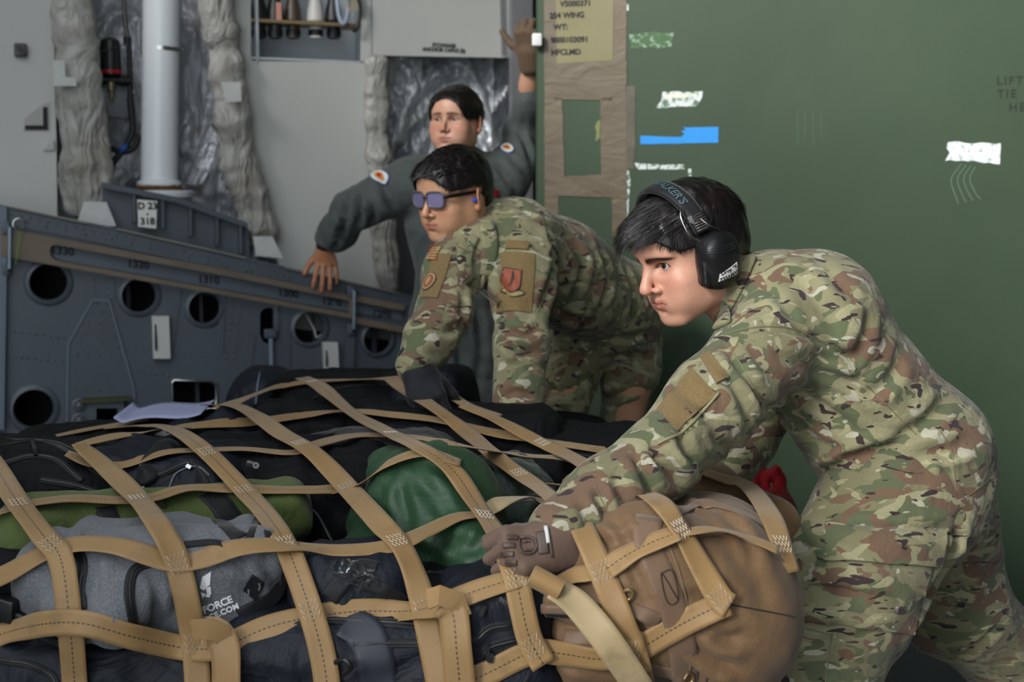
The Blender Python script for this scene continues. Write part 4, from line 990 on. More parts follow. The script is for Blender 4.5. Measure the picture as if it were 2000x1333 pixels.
m = MB(); m.tube(crom([D(655, 1295, 1.9), D(675, 1290, 1.89), D(685, 1305, 1.89), D(672, 1318, 1.9)], 12), .004, 8); adopt(m.build('ring', M_black, smooth=True), o)
o, bv = bag('duffel_bag', 'black bag with a plastic clip at the lower left edge of the load', 'bag', M_blk, D(10, 1180, 2.12), (.10, .12, .10), rot(10), .06, amp=.01, seed=67)
m = MB(); m.box(D(35, 1210, 1.98), (.022, .008, .012), rot(-15, 0, 20), .004); m.box(D(10, 1190, 1.98), (.02, .012, .018), rot(-15, 0, 10), .004); adopt(m.build('plastic_clip', M_black, smooth=True), o)
# --- tan duffel
TCZ = [([(1180, 1200), (1240, 1235), (1290, 1215)], .010, .010), ([(1340, 1250), (1390, 1290), (1450, 1310)], .012, .012), ([(1345, 1225), (1400, 1250), (1460, 1245)], .011, .012), ([(1330, 1290), (1370, 1330), (1430, 1350)], .010, .012), ([(1225, 1090), (1250, 1150), (1272, 1205)], .010, .010), ([(1130, 1050), (1200, 1065), (1260, 1050)], .010, .012), ([(1060, 1265), (1150, 1300), (1250, 1320)], .010, .012), ([(1195, 1010), (1225, 1050), (1240, 1090)], .010, .011), ([(1400, 1000), (1450, 1040), (1480, 1100)], .008, .012), ([(1205, 1130), (1240, 1190), (1250, 1260)], .010, .010), ([(1345, 1160), (1380, 1170), (1420, 1200)], .008, .010), ([(1290, 960), (1340, 990), (1400, 990)], .012, .014), ([(1340, 1200), (1365, 1225), (1410, 1225)], .007, .008), ([(1420, 1060), (1470, 1120), (1500, 1200)], .006, .02)]
def tand(s, c, e, R):
    s.ell(D(1400, 1190, 2.06), (.135, .13, .15), .05); s.cone(D(1150, 1045, 2.33), D(1330, 995, 2.47), .085, .095, .06); s.cone(D(1330, 985, 2.42), D(1500, 1030, 2.4), .09, .06, .06)
    s.cone(D(1110, 1130, 2.10), D(1130, 1260, 2.0), .06, .07, .06); s.ell(D(1260, 1150, 2.0), (.12, .10, .13), .05); s.box(D(1120, 1185, 1.93), (.05, .02, .022), .012, .015, rot(-8, 0, 4))
    s.cone(D(1230, 960, 2.45), D(1350, 945, 2.5), .06, .06, .05)
o, bv = bag('duffel_bag', 'large tan duffel bag with webbing handles under the front airman\'s hands', 'bag', M_tanb, D(1290, 1170, 2.18), (.2, .16, .17), rot(-6), .12, tand, amp=.010, sc=6.5, seed=71, h=.007, creases=TCZ)
tanb, tanbv = o, bv
onbag(o, bv, [(1270, 1010), (1262, 1050), (1285, 1110), (1315, 1190), (1335, 1280), (1340, 1400)], .042, M_coy, 'webbing_handle', .004)
onbag(o, bv, [(1070, 1112), (1110, 1130), (1160, 1165), (1230, 1190), (1290, 1215)], .022, M_coy, 'webbing_strap')
onbag(o, bv, [(1320, 1000), (1380, 985), (1440, 1000), (1500, 1035), (1540, 1090)], .022, M_coy, 'webbing_strap'); onbag(o, bv, [(1290, 1050), (1400, 1040), (1480, 1060), (1550, 1110)], .016, M_coy, 'webbing_strap')
onbag(o, bv, [(1100, 1245), (1180, 1250), (1260, 1275)], .024, M_coy, 'webbing_strap'); onbag(o, bv, [(1200, 1300), (1280, 1310), (1380, 1330)], .026, M_coy, 'webbing_strap')
onbag(o, bv, [(1060, 1190), (1110, 1192), (1170, 1195)], .014, M_coy, 'flap_edge', .006); onbag(o, bv, [(1065, 1200), (1115, 1202), (1170, 1204)], .010, M_web, 'zipper')
zz = [(1290, 1120), (1312, 1115), (1322, 1170), (1300, 1176), (1290, 1120), (1322, 1170)]
onbag(o, bv, zz, .0012, M_web, 'box_stitch', .001, .005, 60)
onbag(o, bv, [(1420, 1180), (1480, 1192), (1550, 1205)], .002, M_web, 'seam', .002); onbag(o, bv, [(1345, 1340), (1350, 1240), (1330, 1130), (1300, 1050)], .003, M_coy, 'seam', .003)
for (px, py) in ((1225, 1160), (1070, 1218), (1338, 1322)):
    P, N = cam_path(bv, [(px-8, py), (px, py-12), (px+10, py-6), (px+8, py+8), (px-2, py+10), (px-8, py)], 20, .008)
    if P is not None: m = MB(); m.tube(P, .0028, 8); adopt(m.build('buckle', paint('brass_buckle', '#8a7350', .35, .7), smooth=True), o)
P = crom([D(1115, 985, 2.32), D(1108, 950, 2.33), D(1130, 932, 2.35), D(1160, 935, 2.37)], 14); b = strap_mesh(P, np.tile([.2, -.9, .4], (14, 1)), .024, .003); adopt(mkobj('top_loop', b[0], b[1], M_coy, uv=b[2]), o)
# red bag peeking out behind
def redf(s, c, e, R):
    s.path([D(1425, 960, 2.75), D(1450, 925, 2.80), D(1482, 918, 2.82), D(1470, 945, 2.8), D(1452, 965, 2.78)], [.010, .012, .014, .012, .012], .01); s.path([D(1490, 970, 2.8), D(1500, 930, 2.8), D(1514, 918, 2.8), D(1522, 940, 2.8), D(1530, 1000, 2.75)], [.010, .010, .009, .012, .014], .006); s.ell(D(1470, 1010, 2.75), (.09, .07, .05), .03); s.cone(D(1440, 985, 2.76), D(1520, 1000, 2.76), .02, .025, .01)
o, bv = bag('duffel_bag', 'bright red bag peeking out behind the tan duffel', 'bag', M_redb, D(1485, 980, 2.78), (.12, .09, .11), None, .05, redf, amp=.008, seed=81, h=.008, core=False)
def redf2(s, c, e, R): s.cone(D(1160, 935, 2.9), D(1185, 915, 2.9), .02, .02, .02); s.cone(D(1245, 880, 3.2), D(1262, 850, 3.2), .03, .02, .02); s.cone(D(1170, 925, 2.9), D(1250, 880, 3.2), .022, .022, .02)
o, bv = bag('duffel_bag', 'slim red bag glimpsed over the front airman\'s forearm', 'bag', M_redb, D(1210, 900, 3.05), (.15, .2, .1), None, .05, redf2, amp=.004, seed=83, h=.008, core=False)
# crumpled clear film
V = []; n = 26
for j in range(n+1):
    for i in range(n+1):
        px = 628+118*i/n; py = 1092+80*j/n; r = ray(px, py); V.append(D(px, py, 1.985+.02*abs(i/n-.5)+.03*abs(j/n-.5)))
V = np.array(V); V = V+np.array([0, -1, .3])*(.012*(1-np.abs(noise3(V*55))*3)+.006*noise3(V*130))[:, None]
Fs = [(j*(n+1)+i, j*(n+1)+i+1, (j+1)*(n+1)+i+1, (j+1)*(n+1)+i) for j in range(n) for i in range(n) if ((i/n-.5)/.5)**2+((j/n-.5-.25*(i/n-.5))/.5)**2 < 1+.25*noise3(np.array([[i*.35, j*.35, 0]]))[0]]
t = NT('clear_film'); t.b.inputs['Transmission Weight'].default_value = 1; t.b.inputs['IOR'].default_value = 1.2; M_film = t.done(hexc('#e8ecf0'), .22, 0, None, .3)
fo = mkobj('plastic_film', V, Fs, M_film); tag(fo, 'crumpled clear plastic film on the navy strap at front centre', 'plastic film'); recenter(fo)
# papers at the back left
V = []; nx, ny = 24, 6
for j in range(ny+1):
    for i in range(nx+1):
        a = i/nx; b = j/ny; p = D(222+170*a, 832-(a**1.6)*34, 3.0)+np.array([.0, .16*b, .0]); p[2] += .012*math.sin(a*5)+.02*(a < .1)*(.1-a)*10+.01*b; V.append(p)
Fs = [(j*(nx+1)+i, j*(nx+1)+i+1, (j+1)*(nx+1)+i+1, (j+1)*(nx+1)+i) for j in range(ny) for i in range(nx)]
m_ = len(V); V2 = V+[v-np.array([0, 0, .003]) for v in V]; Fs2 = Fs+[tuple(m_+k for k in f[::-1]) for f in Fs]
rg = list(range(nx+1))+[(j+1)*(nx+1)-1 for j in range(1, ny+1)]+[ny*(nx+1)+i for i in range(nx-1, -1, -1)]+[j*(nx+1) for j in range(ny-1, 0, -1)]
Fs2 += [(a, m_+a, m_+b, b) for a, b in zip(rg, rg[1:]+rg[:1])]
po = mkobj('paper_sheets', V2, Fs2, paint('paper', '#9a9fc0', .6)); tag(po, 'curled white paper sheets lying at the back left edge of the load', 'paper'); recenter(po)  # white sheets tinted blue-grey for the shade on their curled underside
# ================================================================== CARGO NET
BALL = BVH(np.concatenate(ALLV), np.concatenate(ALLQ))
net = empty('cargo_net', (-.1, 2.6, .02), 'tan webbing cargo net strapped over the heap of bags', 'cargo net')
def lay(pix, w=.040, drop=False, mat=None, lift=.004, name='strap', free=None, n=None, win=5, parent=None, curl=.001, ends=None):
    L = sum(math.hypot(b[0]-a[0], b[1]-a[1]) for a, b in zip(pix[:-1], pix[1:])); n = n or int(L/9)+6
    px = crom([np.array([p[0], p[1], 0.]) for p in pix], n); T = []; NN = []; R_ = []
    for p in px:
        r = ray(p[0], p[1]); pp, nn, t = LS(p[0], p[1]); h, hn, _, dd = BALL.ray_cast(Vector(CAM), Vector(r), 5.5)
        if h is not None and dd < t+.12: T.append(min(dd, t+.05)); hn = np.array(hn); hn = -hn if hn@r > 0 else hn; NN.append(nrm(hn*.5+nn))
        else: T.append(t+.02); NN.append(nn)
        R_.append(r)
    T = np.array(T); NN = np.array(NN)
    E = np.array([T[max(0, i-win):i+win+1].min() for i in range(n)]); 
    for _ in range(3):
        E = np.convolve(np.pad(E, 3, 'edge'), np.ones(7)/7, 'valid')
    for _ in range(8): NN[1:-1] = (NN[:-2]+NN[1:-1]+NN[2:])/3
    P = CAM+np.array(R_)*(E-lift)[:, None]
    if drop:
        q = P[-1]; ex = np.array([[q[0]+(q[0]+.35)*.03*k/10, q[1]-.004*k*.3, q[2]+(.07-q[2])*k/12] for k in range(1, 13)]); P = np.concatenate([P, ex]); NN = np.concatenate([NN, np.tile([0, -1., .05], (12, 1))]); n = len(P)
        px = np.concatenate([px, np.tile([-999., -999., 0], (12, 1))])
    ww = w*(1+.04*noise3(P*6+pix[0][0]))
    tw = noise3(P*4+pix[0][1])*.25
    for i in range(n):
        Tt = nrm(P[min(i+1, n-1)]-P[max(i-1, 0)]); S = np.cross(Tt, NN[i]); NN[i] = nrm(NN[i]+S*tw[i])
    b = strap_mesh(P, NN, ww, .0024, curl); o = mkobj(name, b[0], b[1], mat or M_net, uv=b[2]); adopt(o, parent or net)
    return o, P, NN, px
def stitch(st, frac_px):
    "white zigzag bar tack sewn where straps cross; a sub-part of its strap"
    o, P, NN, px = st; i = int(np.argmin((px[:, 0]-frac_px[0])**2+(px[:, 1]-frac_px[1])**2)); i = min(max(i, 1), len(P)-2)
    T = nrm(P[i+1]-P[i-1]); n = nrm(NN[i]-T*(NN[i]@T)); S = np.cross(T, n); c = P[i]+n*.0032; m = MB()
    for k in range(3):
        pts = [c+T*(-.011+.011*k+(.0045 if j % 2 else -.0045))+S*(-.013+.026*j/8) for j in range(9)]
        m.tube(pts, .0005, 4)
    adopt(m.build('stitching', M_thr), o)
Lg = [
 ([(-70, 830), (-20, 895), (30, 975), (85, 1048), (118, 1090), (134, 1190), (146, 1333), (150, 1420)], M_netd, [(35, 980), (98, 1070), (138, 1212)]),
 ([(150, 866), (205, 912), (270, 975), (312, 1030), (345, 1095), (370, 1200), (384, 1300), (388, 1420)], M_net, [(268, 972), (348, 1098), (386, 1262)]),
 ([(205, 836), (290, 832), (345, 842), (405, 885), (480, 962), (525, 1012), (560, 1068), (602, 1180), (632, 1290), (648, 1420)], M_netd, [(402, 880), (476, 955), (556, 1070), (602, 1198)]),
 ([(395, 793), (455, 792), (500, 812), (550, 848), (612, 885), (690, 965), (745, 1025), (785, 1070), (812, 1130), (830, 1200), (850, 1300), (872, 1420)], M_net, [(590, 868), (680, 952), (770, 1062), (825, 1195)]),
 ([(590, 738), (625, 755), (690, 808), (770, 850), (830, 880), (885, 920), (930, 985), (975, 1050), (1005, 1120), (1018, 1180), (1035, 1250), (1062, 1300)], M_netd, [(610, 745), (766, 848), (940, 1007), (1010, 1130), (1040, 1268)]),
 ([(765, 742), (800, 765), (870, 812), (925, 856), (985, 905), (1060, 958), (1120, 1005), (1150, 1060), (1180, 1130), (1212, 1210), (1245, 1300), (1270, 1420)], M_net, [(1010, 925), (1170, 1120)]),
 ([(905, 792), (970, 820), (1050, 862), (1130, 900), (1200, 940), (1280, 975), (1325, 1030), (1365, 1100), (1405, 1168), (1425, 1185)], M_net, [(1060, 868), (1325, 1040), (1404, 1166)]),
 ([(1250, 880), (1330, 905), (1410, 935), (1460, 950), (1500, 1000), (1525, 1060), (1545, 1120)], M_net, [(1510, 1070)]),
]
Cr = [
 ([(428, 800), (480, 778), (545, 756), (610, 746), (700, 742), (770, 740), (830, 752), (880, 774), (925, 798), (980, 812)], M_net, .036),
 ([(110, 852), (180, 838), (240, 828), (290, 820)], M_net, .034),
 ([(152, 870), (230, 852), (330, 838), (420, 828), (500, 824), (590, 812), (680, 803), (760, 810), (860, 822), (960, 845), (1060, 862), (1190, 882)], M_net, .036),
 ([(130, 886), (180, 905), (240, 908), (320, 885), (400, 880), (480, 878), (570, 885), (620, 868), (690, 852), (770, 852), (860, 862), (980, 885), (1110, 898)], M_net, .036),
 ([(-10, 1005), (55, 985), (140, 975), (240, 978), (300, 972), (360, 955), (440, 955), (560, 958), (660, 956), (705, 945), (760, 905), (830, 885), (900, 905)], M_netd, .036),
 ([(-40, 1145), (20, 1118), (85, 1082), (150, 1064), (230, 1068), (330, 1096), (390, 1092), (470, 1070), (560, 1066), (660, 1076), (760, 1068), (830, 1040), (890, 1012), (940, 1005)], M_net, .037),
 ([(-40, 1255), (30, 1232), (100, 1218), (170, 1220), (260, 1245), (370, 1268), (440, 1262), (520, 1228), (600, 1208), (700, 1195), (800, 1195), (860, 1182), (940, 1152), (1012, 1130)], M_netd, .038),
 ([(950, 1000), (985, 978), (1030, 972), (1075, 985)], M_pale, .034),
 ([(1185, 1112), (1225, 1085), (1280, 1058), (1325, 1042)], M_netd, .036),
 ([(1255, 1265), (1310, 1232), (1360, 1205), (1420, 1178)], M_netd, .038),
 ([(890, 1345), (960, 1312), (1040, 1275), (1100, 1278), (1170, 1288), (1225, 1280), (1265, 1258)], M_netd, .036),
 ([(1330, 1042), (1400, 1035), (1470, 1055), (1520, 1075)], M_net, .026),
 ([(1085, 1145), (1120, 1125), (1150, 1120), (1185, 1112)], M_net, .03),
 ([(1060, 948), (1150, 948), (1230, 950)], M_net, .03),
]
for pix, mt, w in Cr: lay(pix, w, False, mt, .003)
for pix, mt, sts in Lg:
    s_ = lay(pix, .0385, pix[-1][1] > 1400, mt, .008)
    for q in sts: stitch(s_, q)
# folded tail straps and their hooks at the front
for pts, lb in (([(404, 1235), (425, 1238), (440, 1270), (442, 1340), (442, 1420)], 0), ([(865, 1178), (885, 1200), (892, 1270), (898, 1340), (900, 1420)], 1)):
    s_ = lay(pts, .046, True, M_netd if lb else M_net, .022, 'strap_tail')
    m = MB(); q = s_[1][0]; n_ = s_[2][0]; m.ribbon([q-np.array([.02, 0, -.004])+n_*.004, q+np.array([.0, 0, .008])+n_*.012, q+np.array([.024, 0, 0])+n_*.008, q+np.array([.03, 0, -.02])+n_*.004], [n_]*4, .03, .004); adopt(m.build('folded_loop', M_net, smooth=True), s_[0])
s_ = lay([(1078, 1150), (1120, 1175), (1165, 1225), (1205, 1280), (1245, 1340), (1290, 1420)], .044, False, M_pale, .03, 'loose_strap', win=8)
m = MB(); q = s_[1][0]; m.tube([q+np.array([-.03, 0, .02]), q+np.array([.012, -.004, -.002])], .016, 16); adopt(m.build('rolled_end', M_net, smooth=True), s_[0])
s_ = lay([(1222, 1240), (1228, 1270), (1240, 1320)], .048, False, M_net, .016, 'label_tab'); stitch(s_, (1228, 1275))
# ================================================================== PEOPLE
def camo_mat(name, sc=1.0, loc=(0, 0, 0), stretch=(1, 1, 1), dk=.14):
    t = NT(name)
    def N(s, o, d=2.0, dist=.4, scl=(1, 1, 1)): return t.noise(s*sc, d, dist, loc=(o+loc[0], o*1.7+loc[1], o*.6+loc[2]), scl=tuple(a*b for a, b in zip(scl, stretch)), rough=.45)
    col = t.mix(t.rng(N(5, 1), .42, .58), hexc('#827e5f'), hexc('#959170'))
    col = t.mix(t.rng(N(13, 11, 2.5, .9, (.8, 1, 1.15)), .545, .553), col, hexc('#646b4e'))
    col = t.mix(t.rng(N(11, 23, 2.5, 1.0, (.8, 1, 1.15)), .565, .572), col, hexc('#78604d'))
    col = t.mix(t.rng(N(15, 37, 2, .8, (.8, 1, 1.2)), .60, .607), col, hexc('#a39f7c'))
    col = t.mix(t.rng(N(24, 41, 1.5, .5, (.75, 1, 1.2)), .655, .662), col, hexc('#b5b29d'))
    col = t.mix(t.rng(N(30, 53, 1.5, .6, (.6, .8, 1.3)), .655, .662), col, hexc('#3d3132'))
    col = t.mix(t.rng(N(300, 3, 1), .3, .7, 0, .12), col, hexc('#3a3a30'))
    col = t.mix(dk, col, (0, 0, 0, 1))
    b1 = t.bump(t.noise(17, 4, 1.4), .22, .03); b2 = t.bump(t.noise(900, 1), .1, .001, b1)
    return t.done(col, .85, 0, b2, .2, .15)
M_camo3 = camo_mat('camouflage_cloth', 1.45); M_camo3b = camo_mat('camouflage_trousers', 1.35, (7, 3, 1), (.8, 1, 1.2), .24)
M_camo2 = camo_mat('camouflage_cloth_faded', 1.3, (2, 9, 4)); M_camo2b = camo_mat('camouflage_trousers_faded', 1.2, (12, 3, 8))
M_velcro = fabric('velcro_tan', '#766341', rough=.95, wr=.2, wscale=20, weave=1600, var=.3)
M_flight = fabric('flight_suit_grey', '#49504e', rough=.8, wr=.5, wscale=9, weave=700, var=.1)
M_tee = fabric('tan_undershirt', '#8d8262', rough=.9, wr=.3, wscale=20)
def glove_mat(n, a): return fabric(n, a, rough=.7, wr=.12, wscale=22, weave=900, var=.08)
M_glove = glove_mat('brown_glove', '#655145'); M_gpad = paint('glove_pad', '#4b3c34', .55, 0, .1, 30); M_glove_b = glove_mat('black_glove', '#15151a'); M_glove_w = glove_mat('work_glove', '#5c4938')
def skin_mat():
    t = NT('skin'); a = t.new('ShaderNodeAttribute'); a.attribute_name = 'Col'
    col = t.mix(t.rng(t.noise(160, 3), .3, .7, 0, .12), a.outputs['Color'], hexc('#b5634c'))
    nm = t.bump(t.noise(700, 2), .12, .001)
    m = t.done(col, .42, 0, nm, .45); t.b.inputs['Subsurface Weight'].default_value = .12; t.b.inputs['Subsurface Radius'].default_value = (.01, .004, .002); t.b.inputs['Subsurface Scale'].default_value = .6
    return m
M_skin = skin_mat()
t = NT('eye'); a = t.new('ShaderNodeAttribute'); a.attribute_name = 'Col'; M_eye = t.done(a.outputs['Color'], .08, 0, None, .6)
t = NT('black_hair'); M_hair = t.done(t.mix(t.rng(t.noise(90, 2), .3, .7), hexc('#0b0808'), hexc('#1b1413')), .38, 0, t.bump(t.noise(260, 2, scl=(1, 1, .3)), .4, .002), .5)
def smooth01(x, a, b): t_ = np.clip((x-a)/(b-a), 0, 1); return t_*t_*(3-2*t_)
def make_head(origin, fwd, up, skin, neck_to, lips='#a8675c', fem=0, jaw=1.0, nose=1.0, h=.0017, scale=1.0, open_=1.0, mono=0, mouth_w=1.0, brow_c='#120c0b', wide=1.0, brow_w=.0050, brow_z=.0175, brow_l=.040):
    f = nrm(fwd); u = np.array(up, float); u = nrm(u-f*(u@f)); r = np.cross(f, u); Rm = np.stack([r, f, u], 1)*scale; O = np.array(origin, float)
    nl = np.linalg.inv(Rm)@(np.array(neck_to)-O)
    lo = np.array([-.115, -.135, -.150]); hi = np.array([.115, .140, .145]); lo = np.minimum(lo, nl-.085); hi = np.maximum(hi, nl+.085)
    s = SDF(lo, hi, h)
    s.ell((0, -.014, .030), (.077*wide, .099, .090), .0)
    s.ell((0, .030, .020), (.064*wide, .064, .066), .03)
    s.ell((0, .028, -.045), (.056*wide, .062, .068), .03)
    for q in (-1, 1):
        s.cone((q*.052*jaw, -.008, -.066), (q*.022, .066, -.101), .017, .015, .025)
        s.cone((q*.054*wide, .0, -.02), (q*.050*jaw, -.002, -.068), .022, .018, .02)
        s.ell((q*.043*wide, .060, -.032), (.024, .022, .022), .022)            # cheekbone
        s.ell((q*.030, .066, -.064), (.024, .020, .026), .02); s.ell((q*.046*jaw, .030, -.058), (.020, .032, .030), .03)
        s.cone((q*.012, .0855, .019), (q*.044, .0725, .020), .0085, .0085, .012)  # brow ridge
    s.ell((0, .073, -.102), (.021, .017, .015), .016)
    s.ell((0, .080, -.070), (.027*mouth_w, .014, .018), .014)                  # muzzle
    s.ell((0, .068, .048), (.05, .022, .035), .03)                              # forehead
    # eye sockets
    for q in (-1, 1):
        s.ell((q*.031, .094, -.001), (.0185, .017, .0125), .012, None, 'sub')
    # nose
    s.cone((0, .0850, .010), (0, .1015+.006*nose, -.030), .0060*nose, .0082*nose, .008)
    s.ell((0, .1020+.0060*nose, -.036), (.0092*nose, .0110, .0085), .006)
    for q in (-1, 1):
        s.ell((q*.0125*nose, .0945, -.039), (.0070*nose, .0095, .0068), .005)
        s.ell((q*.0068*nose, .1005, -.0455), (.0030, .0050, .0030), .002, None, 'sub')
    s.ell((0, .0955, -.0530), (.0035, .004, .006), .003, None, 'sub')             # philtrum
    # lips
    mw = mouth_w
    s.cone((-.0225*mw, .0835-.004*(mw-1)*4, -.0655), (0, .0930, -.0618), .0028, .0046, .004); s.cone((.0225*mw, .0835-.004*(mw-1)*4, -.0655), (0, .0930, -.0618), .0028, .0046, .004)
    s.cone((-.0195*mw, .0835-.004*(mw-1)*4, -.0690), (0, .0912, -.0720), .0033, .0055, .004); s.cone((.0195*mw, .0835-.004*(mw-1)*4, -.0690), (0, .0912, -.0720), .0033, .0055, .004)
    s.cone((-.0245*mw, .089-.004*(mw-1)*4, -.0668), (0, .0995, -.0668), .0012, .0014, .0022, None, 'sub'); s.cone((.0245*mw, .089-.004*(mw-1)*4, -.0668), (0, .0995, -.0668), .0012, .0014, .0022, None, 'sub')
    s.ell((0, .092, -.084), (.014, .006, .004), .007, None, 'sub')
    # eyelids
    for q in (-1, 1):
        c = np.array([q*.031, .0695, -.001]); s.ell(c, (.0150, .0142, .0142), .004)
        s.ell(c+np.array([q*.0005, .012, -.0002]), (.0142, .012, .0047*open_), .0012, None, 'sub')
        s.cone(c+np.array([-.012*q, .011, .0085]), c+np.array([.012*q, .0075, .0085]), .0008, .0008, .003, None, 'sub')   # lid crease
    # ears
    for q in (-1, 1):
        Re = np.array((Matrix.Rotation(q*math.radians(-30), 3, 'Z') @ Matrix.Rotation(math.radians(-8), 3, 'X')))
        c = np.array([q*.083*wide, -.012, -.012]); s.ell(c, (.0055, .0165, .031), .004, Re)
        s.ell(c+np.array([q*.006, .001, .004]), (.0045, .0095, .018), .003, Re, 'sub'); s.ell(c+np.array([-q*.001, .008, -.022]), (.005, .008, .010), .004)
        s.ell(c+np.array([q*.003, .010, -.004]), (.004, .004, .006), .003)
    # neck
    na = np.array([0, -.032, -.045]); s.cone(na, nl, .054 if not fem else .047, .062 if not fem else .052, .03)
    for q in (-1, 1): s.cone((q*.050, -.035, -.06), nl*.9+np.array([q*.018, .028, 0]), .012, .012, .02)
    V, Q = s.mesh(); V = relax(V, Q, 1, .4)
    # colour
    c0 = np.array(hexc(skin)[:3]); C = np.tile(c0, (len(V), 1)); x, y, z = V.T
    def mixc(C, m, col): return C*(1-m[:, None])+np.array(hexc(col)[:3])*m[:, None]
    lipm = np.exp(-((x/(.023*mw))**2)**2)*smooth01(y, .078, .086)*(smooth01(z, -.079, -.075)*(1-smooth01(z, -.0605+.0*x, -.0570)))
    C = mixc(C, lipm*.75, lips)
    line = np.exp(-((z+.0668)/.0016)**2)*(np.abs(x) < .024*mw)*smooth01(y, .075, .085); C = mixc(C, line*.6, '#4a1f1c')
    ck = np.exp(-(((np.abs(x)-.042)/.022)**2+((z+.030)/.022)**2))*smooth01(y, .02, .06); C = mixc(C, ck*.30, '#b55a4a')
    ns = np.exp(-((x/.016)**2+((z+.036)/.012)**2))*smooth01(y, .085, .1); C = mixc(C, ns*.3, '#b55a4a')
    er = smooth01(np.abs(x), .077, .086)*(y > -.05)*(y < .03)*(np.abs(z+.012) < .04); C = mixc(C, er*.35, '#b55a4a')
    for q in (-1, 1):
        bx = (q*x-.009)/brow_l; arch = brow_z+.0025*np.sin(np.clip(bx, 0, 1)*2.6)-.003*np.clip(bx, 0, 1)**3
        wd_ = brow_w*(1-.55*np.clip(bx, 0, 1)); bm_ = np.exp(-((z-arch)/wd_)**2)*smooth01(bx, -.08, .12)*(1-smooth01(bx, .88, 1.05))*(y > .04)
        C = mixc(C, np.clip(bm_*(1.0 if not fem else .8)*(1.45+.5*noise3(V*500)), 0, 1), brow_c)
        ex, ez = (x-q*.031), (z+.001); el = np.sqrt((ex/.0142)**2+(ez/(.0047*open_))**2); lash = np.exp(-((el-1.08)/.20)**2)*(ez > -.001)*(y > .068); C = mixc(C, lash*1.0, '#140c0a')
        C = mixc(C, np.exp(-((el-1.3)/.5)**2)*(y > .065)*.22, '#7a4a3a')
    if not fem:
        sb = smooth01(-z, .045, .07)*smooth01(y, .0, .04)*(1-lipm)*.12; C = mixc(C, sb, '#4a3a36')
    C = C*(1+.06*noise3(V*40))[:, None]
    Wd = O+V@Rm.T
    N = None
    return dict(V=Wd, Q=Q, C=C, R=Rm, O=O, L=V, wide=wide)
def add_eyes(hd, gaze, parent, iris='#2a1a12'):
    g0 = nrm(np.linalg.inv(hd['R'])@np.array(gaze, float))
    for q in (-1, 1):
        c = np.array([q*.031, .0700, -.001]); r = .0124; V = []; C = []; nu, nv = 36, 28
        g = g0; a = np.cross(g, [0, 0, 1.]); a = nrm(a); b = np.cross(a, g)
        for j in range(nv+1):
            th = math.pi*j/nv if j > 8 else (math.pi*8/nv)*(j/8)**1.0
            for i in range(nu):
                ph = 2*math.pi*i/nu; d = g*math.cos(th)+(a*math.cos(ph)+b*math.sin(ph))*math.sin(th)
                V.append(c+r*d); C.append((.004, .003, .003) if th < .20 else (hexc(iris)[:3] if th < .50 else ((.02, .012, .01) if th < .56 else (.42, .38, .36))))
        Fs = [(j*nu+i, j*nu+(i+1) % nu, (j+1)*nu+(i+1) % nu, (j+1)*nu+i) for j in range(nv) for i in range(nu)]
        Wd = hd['O']+np.array(V)@hd['R'].T; adopt(mkobj('eye', Wd, Fs, M_eye, cols=np.array(C)), parent)
